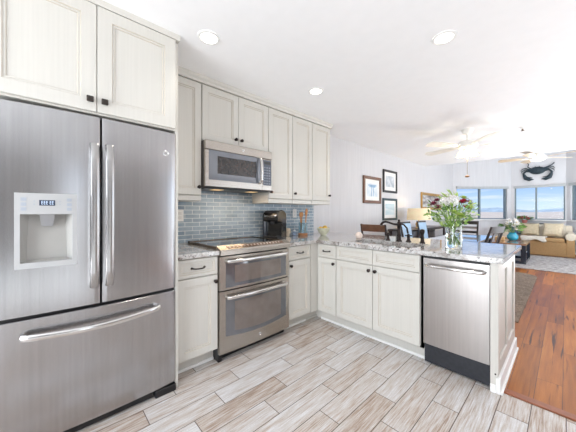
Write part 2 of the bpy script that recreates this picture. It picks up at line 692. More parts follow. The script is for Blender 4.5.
def Ry(a):
    return Matrix.Rotation(a, 4, 'Y')
def bx(*a, **k):
    return MB().box(*a, **k)

# ================================================================== structure
CEIL = 2.44
YV = 7.26            # flat ceiling ends, vault begins
SL = 0.150           # vault slope
C1 = (0.0, 9.85)     # bay corners in plan
C2 = (1.315, 11.26)
C3 = (2.56, 11.26)
C4 = (4.10, 9.72)
XR, YB = 6.35, -2.6
def vz(y):
    return CEIL + max(0, y - YV) * SL

tile_floor = MB()
tile_floor.prism([(-0.15, YB - 0.15), (XR + 0.15, YB - 0.15), (XR + 0.15, 2.25), (2.236, 2.25), (2.236, 3.04), (-0.15, 3.04)], 'Z', -0.12, 0)
struct(tile_floor, 'floor', M_TILE, 'floor of weathered wood-look tile planks in the kitchen', 'floor')
wf = MB()
wf.prism([(-0.15, 3.04), (2.236, 3.04), (2.236, 2.25), (XR + 0.15, 2.25), (XR + 0.15, 9.72), (C4[0], 9.75), (C3[0] + 0.1, 11.4), (C2[0] - 0.1, 11.4), (-0.15, 10.0)], 'Z', -0.12, 0)
struct(wf, 'floor', M_WOOD, 'glossy red-brown plank floor of the dining and living area', 'floor')
struct(bx(2.236, XR, 2.25, 2.312, 0, 0.010, bev=0.004), 'trim_1', mat('reddish_threshold_wood', (140, 80, 50), 0.3, 0, 0.15, 20), 'narrow wood threshold between grey tile and red-brown planks', 'threshold')
struct(bx(-0.15, XR + 0.15, YB - 0.15, YV, CEIL, CEIL + 0.12), 'ceiling', M_CEIL, 'flat white ceiling', 'ceiling')
vc = MB()
vc.prism([(YV, CEIL), (11.5, vz(11.5)), (11.5, vz(11.5) + 0.12), (YV, CEIL + 0.12)], 'X', -0.15, XR + 0.15)
struct(vc, 'ceiling', M_CEIL, 'sloped white ceiling rising towards the living room windows', 'ceiling')
struct(bx(-0.15, 0, YB - 0.15, 9.85, 0, 3.2), 'wall_left', M_WALL, 'pale grey wall', 'wall')

def wall_with_hole(p0, p1, h0, h1, a0, a1, z0, z1, th, name, m, top0, top1):
    """vertical wall between plan points, window hole from a0..a1 (fraction of length, metres), z0..z1; thickness outward"""
    d = Vector((p1[0] - p0[0], p1[1] - p0[1], 0))
    L = d.length
    d.normalize()
    nrm = Vector((-d.y, d.x, 0))      # outward (left of travel)
    mb = MB()
    def seg(s0, s1, zz0, zz1, zz0b=None, zz1b=None):
        """block from s0 to s1; heights may differ at the two ends"""
        zz0b = zz0 if zz0b is None else zz0b
        zz1b = zz1 if zz1b is None else zz1b
        P = lambda s, z, o: Vector((p0[0], p0[1], 0)) + d * s + nrm * o + Vector((0, 0, z))
        pts = [P(s0, zz0, 0), P(s1, zz0b, 0), P(s1, zz1b, 0), P(s0, zz1, 0)]
        pts2 = [P(s0, zz0, th), P(s1, zz0b, th), P(s1, zz1b, th), P(s0, zz1, th)]
        mb.rings([pts, pts2], None, True, False)
    tz = lambda s: top0 + (top1 - top0) * s / L
    seg(0, a0, 0, tz(0), 0, tz(a0))
    seg(a1, L, 0, tz(a1), 0, tz(L))
    seg(a0, a1, 0, z0)
    seg(a0, a1, z1, tz(a0), z1, tz(a1))
    return struct(mb, name, m, name.replace('_', ' '), 'wall'), d, nrm

def window(p0, d, nrm, a0, a1, z0, z1, name, label, slider=0.5):
    O = Vector((p0[0], p0[1], 0))
    ang = math.atan2(d.y, d.x)
    Mx = T(*O) @ Rz(ang)              # local x along wall, y outward, z up
    root = bpy.data.objects.new(name, None)
    COL.objects.link(root)
    root.location = O + d * a0 + Vector((0, 0, z0))
    root['kind'] = 'structure'
    root['label'] = label
    root['category'] = 'window'
    MF = mat('grey_window_frame', (120, 134, 140), 0.4, 0.2)
    f = MB()
    w = 0.035
    for (xa, xb, za, zb) in ((a0, a1, z0, z0 + w), (a0, a1, z1 - w, z1), (a0, a0 + w, z0, z1), (a1 - w, a1, z0, z1)):
        f.box(xa, xb, 0.05, 0.12, za, zb, M=Mx)
    xm = a0 + (a1 - a0) * slider
    f.box(xm - 0.022, xm + 0.022, 0.045, 0.115, z0, z1, M=Mx)
    f.build('window_frame', MF, root)
    bx(a0 + w * .5, a1 - w * .5, 0.082, 0.088, z0 + w * .5, z1 - w * .5, M=Mx).build('pane', M_PANE, root)
    bx(a0 - 0.05, a1 + 0.05, -0.05, 0.05, z0 - 0.03, z0 + 0.004, bev=0.006, M=Mx).build('window_sill', M_TRIMW, root)
    h = MB()
    h.box(a0 - 0.02, a1 + 0.02, -0.045, 0.05, z1 - 0.05, z1 + 0.025, bev=0.006, M=Mx)
    h.build('blind_headrail', mat('headrail_grey', (176, 180, 182), 0.5), root)
    return root

WS, WH = 0.985, 2.05
# bay facet left, far wall, bay facet right
L1 = math.hypot(C2[0] - C1[0], C2[1] - C1[1])
wl_, d1, n1 = wall_with_hole(C1, C2, 0, 0, 0.12, 1.80, WS, WH, 0.15, 'wall_bay_left', M_WALL, 3.2, 3.25)
window(C1, d1, n1, 0.12, 1.80, WS, WH, 'window_1', 'left sliding window in the angled wall behind the flower vase', 0.48)
wf_, d2, n2 = wall_with_hole(C2, C3, 0, 0, 0.085, 1.225, WS, WH, 0.15, 'wall_far', M_WALL, 3.25, 3.25)
window(C2, d2, n2, 0.085, 1.225, WS, WH, 'window_2', 'middle sliding window above the tan sofa', 0.45)
wr_, d3, n3 = wall_with_hole(C3, C4, 0, 0, 0.12, 1.80, WS, WH, 0.15, 'wall_bay_right', M_WALL, 3.25, 3.2)
window(C3, d3, n3, 0.12, 1.80, WS, WH, 'window_3', 'window cut by the right edge of the photo', 0.5)
struct(bx(C4[0], XR + 0.15, 9.72, 9.87, 0, 3.2), 'wall_far_right', M_WALL, 'wall beside the bay, beyond the right edge', 'wall')
# right wall with two openings, back wall with one, added for the fill panels
rw = MB()
for (ya, yb, za, zb) in ((YB - .15, -0.17, 0, CEIL), (0.27, 4.0, 0, CEIL), (-0.17, 0.27, 0, 0.24), (-0.17, 0.27, 2.26, CEIL), (8.4, 9.85, 0, 3.1), (4.0, 8.4, 0, 0.3), (4.0, 8.4, 2.3, 2.8)):
    rw.box(XR, XR + 0.12, ya, yb, za, zb)
struct(rw, 'wall_right', mat('taupe_wall_paint', (164, 159, 155), 0.7, 0, 0.03), 'wall opposite the cabinets', 'wall')
bw = MB()
for (xa, xb, za, zb) in ((-0.15, 1.0, 0, CEIL), (2.9, XR + .15, 0, CEIL), (1.0, 2.9, 2.3, CEIL), (1.0, 2.9, 0, 0.1)):
    bw.box(xa, xb, YB - 0.12, YB, za, zb)
struct(bw, 'wall_back', M_WALL, 'wall behind the camera', 'wall')
# baseboards
struct(bx(0, 0.014, 3.05, 9.85, 0, 0.10, bev=0.003), 'baseboard_left', M_TRIMW, 'white baseboard', 'baseboard')
bb = MB()
for (p, d, L) in ((C1, d1, L1), (C2, d2, C3[0] - C2[0]), (C3, d3, math.hypot(C4[0] - C3[0], C4[1] - C3[1]))):
    bb.box(0, L, -0.014, 0, 0, 0.10, bev=0.003, M=T(p[0], p[1], 0) @ Rz(math.atan2(d.y, d.x)))
struct(bb, 'baseboard_far', M_TRIMW, 'white baseboard under the windows', 'baseboard')
# terrain outside
tr = MB()
nseg = 72
M_SAND = mat('pale_beach_sand', (214, 196, 168), 0.9, 0, 0.14, 0.02)
rings = []
for (r, z) in ((14, -5), (200, -5.2), (700, -4), (1500, 2), (2600, 8)):
    rg = []
    for i in range(nseg):
        a = 2 * PI * i / nseg
        zz = z + (r / 260.0) * math.sin(i * 2.3 + r) * 0.35
        rg.append((2 + r * math.cos(a), 6 + r * math.sin(a), zz))
    rings.append(rg)
tr.rings(rings, None, False, False)
tr.poly([(2 + 14 * math.cos(2 * PI * i / nseg), 6 + 14 * math.sin(2 * PI * i / nseg), -5) for i in range(nseg)])
struct(tr, 'beach_ground', M_SAND, 'pale sandy shore far outside the windows', 'ground')
hl = MB()
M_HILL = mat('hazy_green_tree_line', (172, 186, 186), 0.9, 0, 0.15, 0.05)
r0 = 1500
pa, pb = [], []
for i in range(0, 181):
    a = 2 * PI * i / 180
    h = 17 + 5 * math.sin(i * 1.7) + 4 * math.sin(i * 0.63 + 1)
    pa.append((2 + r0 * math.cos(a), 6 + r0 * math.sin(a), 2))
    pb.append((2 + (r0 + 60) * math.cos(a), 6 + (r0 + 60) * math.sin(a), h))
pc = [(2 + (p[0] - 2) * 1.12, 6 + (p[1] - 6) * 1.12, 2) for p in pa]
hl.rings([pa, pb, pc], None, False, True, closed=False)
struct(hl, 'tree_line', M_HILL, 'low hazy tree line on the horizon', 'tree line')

# backsplash
struct(bx(0, 0.010, 0.664, 2.867, 0.914, 1.50), 'backsplash', M_SPLASH, 'blue-grey glass subway tile backsplash between counter and upper cabinets', 'backsplash')

# ================================================================== cabinetry helpers
def ring_rect(u0, u1, v0, v1, n):
    return [(u0, v0, n), (u1, v0, n), (u1, v1, n), (u0, v1, n)]
def face_map(facing, plane):
    """(u,v,n) -> world; facing '+X' (u=Y) or '-Y' (u=X) or '+X2'"""
    if facing == '+X':
        return lambda p: Vector((plane + p[2], p[0], p[1]))
    return lambda p: Vector((p[0], plane - p[2], p[1]))
def shaker(mb, facing, plane, u0, u1, v0, v1, t=0.02, fr=0.058, slab=False):
    """framed door with recessed panel and glazed inner line. plane = back of door"""
    f = face_map(facing, plane)
    if slab:
        chain = [(0, 0), (0, t - 0.003), (0.003, t)]
    else:
        chain = [(0, 0), (0, t - 0.003), (0.003, t), (fr, t), (fr + 0.003, t - 0.006), (fr + 0.013, t - 0.005), (fr + 0.016, t - 0.010)]
    prev = None
    idx = mb.slot(M_CAB)
    gi = mb.slot(M_GLAZE)
    rr = []
    for ins, n in chain:
        rr.append([mb.bm.verts.new(f(p)) for p in ring_rect(u0 + ins, u1 - ins, v0 + ins, v1 - ins, n)])
    flip = facing == '-Y'
    def q(a, b, c, d, mi):
        vs = [a, b, c, d]
        fc = mb.bm.faces.new(vs)
        fc.material_index = mi
        return fc
    fs = []
    for k, (a, b) in enumerate(zip(rr[:-1], rr[1:])):
        mi = gi if k in (3, 5) else idx
        for i in range(4):
            j = (i + 1) % 4
            fs.append(q(a[i], a[j], b[j], b[i], mi))
    fs.append(q(*rr[-1], idx))
    fs.append(q(*rr[0], idx))
    bmesh.ops.recalc_face_normals(mb.bm, faces=fs)

def knob(parent, pos, facing, square=False):
    mb = MB()
    if square:
        x, y, z = pos
        if facing == '+X':
            mb.box(x, x + 0.012, y - 0.006, y + 0.006, z - 0.006, z + 0.006)
            mb.box(x + 0.010, x + 0.024, y - 0.016, y + 0.016, z - 0.016, z + 0.016, bev=0.003)
            mb.box(x + 0.0235, x + 0.026, y - 0.010, y + 0.010, z - 0.007, z + 0.007, bev=0.001)
        return mb.build('knob', M_PULL, parent, 'square dark metal knob')
    prof = [(0.012, 0), (0.0115, 0.003), (0.006, 0.006), (0.006, 0.013), (0.015, 0.018), (0.0165, 0.023), (0.013, 0.028), (0.004, 0.030)]
    if facing == '+X':
        mb.lathe(prof, pos, 14, axis='X')
    else:
        mb.lathe([(r, -n) for r, n in prof], pos, 14, axis='Y')
    return mb.build('knob', M_BRONZE, parent, 'round dark bronze knob')
def pull(parent, pos, facing, L=0.10):
    mb = MB()
    x, y, z = pos
    pts = []
    for i in range(13):
        s = -1 + 2 * i / 12
        out = 0.028 * (1 - s ** 6)
        dz = -0.004 * (1 - s * s)
        pts.append((s * L / 2, out, dz))
    f = (lambda p: (x + p[1], y + p[0], z + p[2])) if facing == '+X' else (lambda p: (x + p[0], y - p[1], z + p[2]))
    mb.tube([f(p) for p in pts], 0.0055, 8)
    for s in (-1, 1):
        c = f((s * L / 2, 0, 0))
        if facing == '+X':
            mb.lathe([(0.009, 0), (0.009, 0.004), (0.006, 0.007)], c, 10, axis='X')
        else:
            mb.lathe([(0.009, 0), (0.009, -0.004), (0.006, -0.007)], c, 10, axis='Y')
    return mb.build('pull', M_BRONZE, parent, 'dark bronze bar pull')

GAP = 0.002
def carcass(mb, facing, plane, back, u0, u1, v0, v1, toe=0.0, toe_in=0.07):
    """closed box; plane is the face-frame front"""
    if facing == '+X':
        if toe:
            mb.box(back, plane, u0, u1, toe, v1)
            mb.box(back, plane - toe_in, u0, u1, 0, toe)
        else:
            mb.box(back, plane, u0, u1, v0, v1)
    else:
        if toe:
            mb.box(u0, u1, plane, back, toe, v1)
            mb.box(u0, u1, plane + toe_in, back, 0, toe)
        else:
            mb.box(u0, u1, plane, back, v0, v1)

def door(root, facing, plane, u0, u1, v0, v1, kn=None, square=False, fr=0.058):
    mb = MBM(M_CAB)
    shaker(mb, facing, plane, u0, u1, v0, v1, fr=fr)
    d = mb.done('door', root)
    if kn:
        pos = (plane + 0.02, kn[0], kn[1]) if facing == '+X' else (kn[0], plane - 0.02, kn[1])
        knob(d, pos, facing, square)
    return d
def drawer(root, facing, plane, u0, u1, v0, v1, pl=True, fr=0.03, L=0.10, name='drawer'):
    mb = MBM(M_CAB)
    shaker(mb, facing, plane, u0, u1, v0, v1, fr=fr)
    d = mb.done(name, root)
    if pl:
        uc, vc_ = (u0 + u1) / 2, (v0 + v1) / 2
        pos = (plane + 0.02, uc, vc_) if facing == '+X' else (uc, plane - 0.02, vc_)
        pull(d, pos, facing, L)
    return d

# ------------------------------------------------------------------ upper cabinets (left wall)
UF = 0.306           # face frame plane; door fronts at 0.326
def upper(name, label, y0, y1, z0, z1, doors, rail=True):
    root = thing(name, label, 'cabinet', (0, y0, z0))
    mb = MB()
    carcass(mb, '+X', UF, 0.0, y0 + 0.0005, y1 - 0.0005, z0, z1)
    mb.build('body', M_CAB, root)
    for (a, b, kn) in doors:
        door(root, '+X', UF, a, b, z0 + 0.004, 2.375, kn)
    if rail:
        r = MB()
        r.box(0.012, UF + 0.012, y0 + 0.001, y1 - 0.001, z0 - 0.048, z0 - 0.0003, bev=0.004)
        r.build('light_rail', M_CAB, root)
    return root
ZT = 2.382
upper('upper_cabinet', 'tall single-door upper cabinet between refrigerator panel and microwave', 0.667, 1.004, 1.372, ZT, [(0.672, 1.000, (0.974, 1.446))])
upper('upper_cabinet', 'short two-door upper cabinet above the microwave', 1.006, 1.766, 1.868, ZT,
      [(1.009, 1.384, (1.351, 1.937)), (1.388, 1.763, (1.417, 1.937))], rail=False)
upper('upper_cabinet', 'single-door upper cabinet just right of the microwave', 1.768, 2.136, 1.372, ZT, [(1.771, 2.133, (1.797, 1.446))])
upper('upper_cabinet', 'middle single-door upper cabinet above coffee maker and wall outlet', 2.138, 2.486, 1.372, ZT, [(2.141, 2.483, (2.168, 1.446))])
upper('upper_cabinet', 'last upper cabinet at the right end of the row, beside the bare grey wall', 2.488, 2.862, 1.372, ZT, [(2.491, 2.858, (2.828, 1.450))])
cm = MB()
prof = [(0.0, ZT + 0.001), (0.332, ZT + 0.001), (0.334, ZT + 0.012), (0.338, ZT + 0.020), (0.350, ZT + 0.034), (0.354, ZT + 0.046), (0.354, CEIL), (0.0, CEIL)]
cm.prism(prof, 'Y', 0.667, 2.885)
struct(cm, 'trim_2', M_CAB, 'cream crown moulding above the row of upper cabinets', 'crown moulding')

# ------------------------------------------------------------------ refrigerator bay
FX = 0.705           # cabinet face above refrigerator
root = thing('over_fridge_cabinet', 'two-door cabinet over the refrigerator with square knobs', 'cabinet', (0, -0.24, 1.79))
bx(0.003, FX, -0.24, 0.643, 1.785, ZT + 0.02).build('body', M_CAB, root)
door(root, '+X', FX, -0.236, 0.199, 1.795, 2.405, (0.168, 1.856), True, fr=0.07)
door(root, '+X', FX, 0.203, 0.638, 1.795, 2.405, (0.236, 1.856), True, fr=0.07)
tag(bx(0, 0.700, 0.6435, 0.6625, 0, ZT + 0.018, bev=0.002).build('refrigerator_side_panel', M_CAB, None, loc=(0.36, 0.6545, 0)),
    'tall cream end panel along the right side of the refrigerator', 'panel')
cm = MB()
prof = [(0.0, ZT + 0.0265), (0.7265, ZT + 0.0265), (0.729, ZT + 0.036), (0.732, ZT + 0.044), (0.736, CEIL), (0.0, CEIL)]
cm.prism(prof, 'Y', -0.24, 0.6665)
struct(cm, 'trim_3', M_CAB, 'cream crown moulding above the refrigerator cabinet', 'crown moulding')

# refrigerator: convex doors
def arcx(y, base=0.708, sag=0.024, yc=0.219, hw=0.424):
    return base + sag * (1 - ((y - yc) / hw) ** 2)
def curved_slab(mb, y0, y1, z0, z1, back=0.66, n=14, rnd=0.010, m=None):
    """door slab with convex front, rounded vertical edges"""
    prof = [(back, y0)]
    ys = [y0 + (y1 - y0) * i / n for i in range(n + 1)]
    for i, y in enumerate(ys):
        x = arcx(y)
        if i == 0:
            prof += [(x - rnd, y0), (x - rnd * 0.3, y0 + rnd * 0.3), (x, y0 + rnd)]
        elif i == n:
            prof += [(x, y1 - rnd), (x - rnd * 0.3, y1 - rnd * 0.3), (x - rnd, y1)]
        else:
            prof.append((x, y))
    prof.append((back, y1))
    def ring(z, ins):
        return [(x - ins if x > back + 0.005 else x, y, z) for x, y in prof]
    mb.rings([ring(z0, 0.005), ring(z0 + 0.004, 0.0), ring(z1 - 0.004, 0.0), ring(z1, 0.005)], m, True, True)
fr = thing('refrigerator', 'stainless steel french-door refrigerator with bottom freezer drawer', 'refrigerator', (0.36, 0.219, 0))
b = MB()
b.box(0.03, 0.655, -0.203, 0.641, 0.05, 1.745, bev=0.004)
b.box(0.03, 0.648, -0.190, 0.630, 0.0, 0.05)
b.box(0.56, 0.70, -0.20, -0.12, 1.745, 1.762, bev=0.004)
b.box(0.56, 0.70, 0.56, 0.636, 1.745, 1.762, bev=0.004)
b.build('body', mat('fridge_case_grey', (70, 70, 72), 0.45), fr)
# left door with a hole for the dispenser: built from four slabs around it plus the recess
DY0, DY1, DZ0, DZ1 = -0.121, 0.108, 0.946, 1.312
ld = MB()
curved_slab(ld, -0.205, 0.2165, 0.700, DZ0)
curved_slab(ld, -0.205, 0.2165, DZ1, 1.766)
def side_slab(mb, y0, y1, z0, z1, rnd0, rnd1):
    prof = [(0.66, y0)]
    n = 6
    for i in range(n + 1):
        y = y0 + (y1 - y0) * i / n
        x = arcx(y)
        if i == 0 and rnd0:
            prof += [(x - .01, y0), (x - .003, y0 + .003), (x, y0 + .01)]
        elif i == n and rnd1:
            prof += [(x, y1 - .01), (x - .003, y1 - .003), (x - .01, y1)]
        else:
            prof.append((x, y))
    prof.append((0.66, y1))
    mb.rings([[(x, y, z0) for x, y in prof], [(x, y, z1) for x, y in prof]], None, False, True)
side_slab(ld, -0.205, DY0, DZ0 - 0.004, DZ1 + 0.004, True, False)
side_slab(ld, DY1, 0.2165, DZ0 - 0.004, DZ1 + 0.004, False, True)
left_door = ld.build('door', M_STEELV, fr, 'left steel door with the water dispenser')
# dispenser
dp = MB()
ym = (DY0 + DY1) / 2
def dsurf(y):
    return arcx(y) + 0.006
def panel_strip(mb, y0, y1, z0, z1, th=0.012, n=8, off=0.0, m=None):
    ys = [y0 + (y1 - y0) * i / n for i in range(n + 1)]
    fr_ = [(dsurf(y) + off, y) for y in ys]
    bk = [(dsurf(y) + off - th, y) for y in reversed(ys)]
    pr = fr_ + bk
    mb.rings([[(x, y, z0) for x, y in pr], [(x, y, z1) for x, y in pr]], m, True, False)
def bowl_z(y, base, amp):
    return base + amp * ((y - ym) / ((DY1 - DY0) / 2)) ** 2
panel_strip(dp, DY0 - .004, DY1 + .004, 1.212, DZ1 + 0.006, 0.02)
panel_strip(dp, DY0 - .004, DY0 + 0.016, DZ0 - .004, 1.213, 0.02, 2)
panel_strip(dp, DY1 - 0.016, DY1 + .004, DZ0 - .004, 1.213, 0.02, 2)
panel_strip(dp, DY0 - .004, DY1 + .004, DZ0 - 0.006, DZ0 + 0.022, 0.03)
disp = dp.build('dispenser_panel', M_PANELGREY, left_door, 'light grey water and ice dispenser panel')
rc = MB()
# recess: sloped bay (open front)
yo0, yo1 = DY0 + 0.014, DY1 - 0.014
xo = arcx(ym) - 0.008
xi = 0.675
zb0, zb1 = DZ0 + 0.018, 1.214
A = [(xo, yo0, zb0), (xo, yo1, zb0), (xo, yo1, zb1), (xo, yo0, zb1)]
B = [(xi, yo0 + .022, zb0 + .012), (xi, yo1 - .022, zb0 + .012), (xi, yo1 - .03, zb1 - .004), (xi, yo0 + .03, zb1 - .004)]
for i in range(4):
    j = (i + 1) % 4
    rc.poly([A[i], A[j], B[j], B[i]])
rc.poly([B[0], B[1], B[2], B[3]])
rc.build('dispenser_recess', M_PANELIN, left_door)
nz_ = MB()
nz_.rings([[(0.682, ym - .030, 1.212), (0.724, ym - .030, 1.212), (0.724, ym + .030, 1.212), (0.682, ym + .030, 1.212)],
           [(0.686, ym - .026, 1.185), (0.716, ym - .026, 1.185), (0.716, ym + .026, 1.185), (0.686, ym + .026, 1.185)],
           [(0.688, ym - .022, 1.150), (0.706, ym - .022, 1.150), (0.706, ym + .022, 1.150), (0.688, ym + .022, 1.150)]], None, True, False)
nz_.build('dispenser_paddle', mat('paddle_grey', (150, 150, 152), 0.35, 0.3), left_door)
lc = MB()
panel_strip(lc, ym - 0.030, ym + 0.030, 1.256, 1.284, 0.004, 4, 0.0015)
lc.build('display', M_LCD, left_door)
sg = MB()
for k, yy in enumerate((-0.022, -0.013, -0.004, 0.009, 0.018)):
    for zz in (1.262, 1.270, 1.277):
        panel_strip(sg, ym + yy, ym + yy + 0.006, zz, zz + 0.0025, 0.002, 1, 0.002)
    panel_strip(sg, ym + yy, ym + yy + 0.0016, 1.263, 1.279, 0.002, 1, 0.002)
sg.build('display_digits', M_LCDTXT, left_door)
for yy in (-0.086, 0.086):
    for zz in (1.287, 1.262, 1.238):
        bt = MB()
        panel_strip(bt, ym + yy - 0.010, ym + yy + 0.010, zz - 0.008, zz + 0.008, 0.003, 2, 0.0015)
        bt.build('button', M_KEYS, left_door)
for yy in (-0.048, 0.048):
    for zz in (1.262, 1.278):
        bt = MB()
        panel_strip(bt, ym + yy - 0.003, ym + yy + 0.003, zz - 0.0025, zz + 0.0025, 0.003, 1, 0.0015)
        bt.build('indicator_light', M_KEYS, left_door)
rd = MB()
curved_slab(rd, 0.2215, 0.643, 0.700, 1.766)
right_door = rd.build('door', M_STEELV, fr, 'plain right steel door with round emblem')
fz = MB()
curved_slab(fz, -0.205, 0.643, 0.052, 0.684)
fz_o = fz.build('freezer_drawer', M_STEELV, fr)
gs = MB()
gs.box(0.648, 0.690, -0.20, 0.638, 0.680, 0.704)
gs.box(0.648, 0.690, 0.2155, 0.2225, 0.70, 1.76)
gs.build('door_seal', M_DARKGAP, fr)
gk = MB()
gk.box(0.62, 0.705, -0.20, 0.50, 0.010, 0.048)
gk.box(0.62, 0.725, 0.51, 0.641, 0.0, 0.046, bev=0.004)
gk.build('kick_grille', M_BLACK, fr)
def vhandle(door_o, y):
    mb = MB()
    pts = [(arcx(y) - 0.002, y, 0.800), (arcx(y) + 0.030, y, 0.806), (arcx(y) + 0.045, y, 0.83)]
    for i in range(1, 12):
        z = 0.83 + (1.575 - 0.83) * i / 12
        pts.append((arcx(y) + 0.045 + 0.010 * math.sin(PI * i / 12), y, z))
    pts += [(arcx(y) + 0.045, y, 1.575), (arcx(y) + 0.030, y, 1.603), (arcx(y) - 0.002, y, 1.610)]
    mb.tube(pts, 1.0, 12, flat=(0.009, 0.019))
    return mb.build('handle', M_FHANDLE, door_o)
M_FHANDLE = mk_steel('brushed_handle_steel', (176, 174, 173), 0.22, (1, 1, 0.05))
vhandle(left_door, 0.186)
vhandle(right_door, 0.256)
mb = MB()
pts = [(arcx(-0.098), -0.098, 0.606), (arcx(-.098) + 0.034, -0.094, 0.606), (arcx(-.07) + 0.046, -0.07, 0.606)]
for i in range(1, 14):
    y = -0.07 + 0.57 * i / 14
    pts.append((arcx(y) + 0.046 + 0.018 * math.sin(PI * i / 14), y, 0.606 - 0.012 * math.sin(PI * i / 14)))
pts += [(arcx(.50) + 0.046, 0.50, 0.606), (arcx(.52) + 0.034, 0.522, 0.606), (arcx(.526), 0.526, 0.606)]
mb.tube(pts, 1.0, 12, flat=(0.017, 0.011))
mb.build('handle', M_CHROME, fz_o)

def emblem(parent, pos, r, name='emblem'):
    """small round monogram badge: raised ring and script letters on a disc"""
    x, y, z = pos
    mb = MB()
    mb.lathe([(r, 0), (r, 0.002), (r * .86, 0.0035), (r * .80, 0.0025), (r * .2, 0.0025)], (x, y, z), 24, axis='X')
    o = mb.build(name, mat('emblem_silver', (226, 226, 226), 0.2, 0.9, 0.02), parent, 'small round silver badge')
    tx = bpy.data.curves.new('monogram', 'FONT')
    tx.body = 'GE'
    tx.size = r * 1.05
    tx.align_x = 'CENTER'
    tx.align_y = 'CENTER'
    tx.extrude = 0.0004
    to = bpy.data.objects.new('monogram', tx)
    COL.objects.link(to)
    dg = bpy.context.evaluated_depsgraph_get()
    me = bpy.data.meshes.new_from_object(to.evaluated_get(dg))
    bpy.data.objects.remove(to)
    me.transform(Matrix(((0, 0, 1, 0.0032), (1, 0, 0, 0), (0, 1, 0, 0), (0, 0, 0, 1))))
    base = Vector((0, 0, 0))
    p = o
    q = parent
    while q is not None:
        base += Vector(q.location)
        q = q.parent
    me.transform(T(*(Vector((x, y, z)) - base)))
    me.materials.clear()
    me.materials.append(mat('emblem_dark', (60, 60, 64), 0.4))
    t2 = bpy.data.objects.new(name + '_lettering', me)
    COL.objects.link(t2)
    t2.parent = parent
    return o
emblem(right_door, (arcx(0.576), 0.576, 1.617), 0.018)

# ------------------------------------------------------------------ base cabinets, left run
BF = 0.615           # face frame plane; fronts at 0.635
ZS, ZB, ZC = 0.724, 0.118, 0.876
def base_left(label, y0, y1, du0, du1, kn_y, pull_L=0.10):
    root = thing('base_cabinet', label, 'cabinet', (0.3, y0, 0))
    mb = MB()
    carcass(mb, '+X', BF, 0.0, y0, y1, 0, ZC, toe=0.11)
    mb.build('body', M_CAB, root)
    drawer(root, '+X', BF, du0, du1, ZS + 0.004, ZC - 0.008, True, 0.026, pull_L)
    door(root, '+X', BF, du0, du1, ZB + 0.002, ZS - 0.004, (kn_y, 0.672))
    sk = MB()
    sk.box(BF - 0.072, BF - 0.055, y0 + .001, y1 - .001, 0, 0.022, bev=0.004)
    sk.build('shoe_moulding', M_TRIMW, root)
    return root
base_left('cream base cabinet with drawer between refrigerator and range', 0.6665, 1.004, 0.672, 0.998, 0.975)
base_left('cream base cabinet with drawer right of the range, by the inside corner', 1.772, 2.12, 1.780, 2.112, 1.806, 0.09)
# ------------------------------------------------------------------ peninsula run (faces -Y)
PF = 2.24            # face-frame plane; fronts at 2.22
root = thing('corner_cabinet', 'blind corner cabinet where the two counter runs meet', 'cabinet', (0.3, 2.5, 0))
cbm = MB()
cbm.box(0.003, 0.63, 2.121, 2.85, 0.11, ZC)
cbm.box(0.003, BF - 0.07, 2.121, 2.85, 0, 0.11)
cbm.box(0.5, 0.63, PF + 0.07, 2.85, 0, 0.11)
cbm.box(BF - 0.072, BF - 0.055, 2.121, PF + 0.072, 0, 0.022, bev=0.004)
cbm.box(0.63, 0.634, PF - 0.004, 2.3, 0.11, ZC)
cbm.build('body', M_CAB, root)
def base_pen(name, label, x0, x1, builder):
    root = thing(name, label, 'cabinet', (x0, 2.5, 0))
    mb = MB()
    mb.box(x0, x1, PF, 2.85, 0.11, ZC) if name != 'sink_cabinet' else None
    if name == 'sink_cabinet':
        for bxs in ((x0, x0 + .018, PF, 2.85, 0.11, ZC), (x1 - .018, x1, PF, 2.85, 0.11, ZC), (x0, x1, PF, PF + .02, 0.11, ZC), (x0, x1, 2.832, 2.85, 0.11, ZC), (x0, x1, PF, 2.85, 0.11, 0.128)):
            mb.box(*bxs)
    mb.box(x0, x1, PF + 0.062, 2.85, 0, 0.11)
    mb.build('body', M_CAB, root)
    builder(root)
    sk = MB()
    sk.box(x0 + 0.0005, x1 - 0.0005, PF + 0.044, PF + 0.062, 0, 0.024, bev=0.005)
    sk.build('shoe_moulding', M_TRIMW, root)
    return root
def nb(root):
    drawer(root, '-Y', PF, 0.650, 0.892, ZS + 0.004, ZC - 0.008, True, 0.026, 0.09)
    door(root, '-Y', PF, 0.650, 0.892, ZB + 0.002, ZS - 0.004, (0.868, 0.672), fr=0.055)
base_pen('base_cabinet', 'narrow cream base cabinet with drawer at the inside corner of the peninsula', 0.6345, 0.8965, nb)
def sb(root):
    drawer(root, '-Y', PF, 0.900, 1.312, ZS + 0.004, ZC - 0.008, False, 0.036, name='false_drawer_front')
    drawer(root, '-Y', PF, 1.316, 1.734, ZS + 0.004, ZC - 0.008, False, 0.036, name='false_drawer_front')
    door(root, '-Y', PF, 0.900, 1.312, ZB + 0.002, ZS - 0.004, (1.282, 0.672))
    door(root, '-Y', PF, 1.316, 1.734, ZB + 0.002, ZS - 0.004, (1.346, 0.672))
base_pen('sink_cabinet', 'wide two-door cream sink cabinet with two false drawer fronts', 0.897, 1.755, sb)

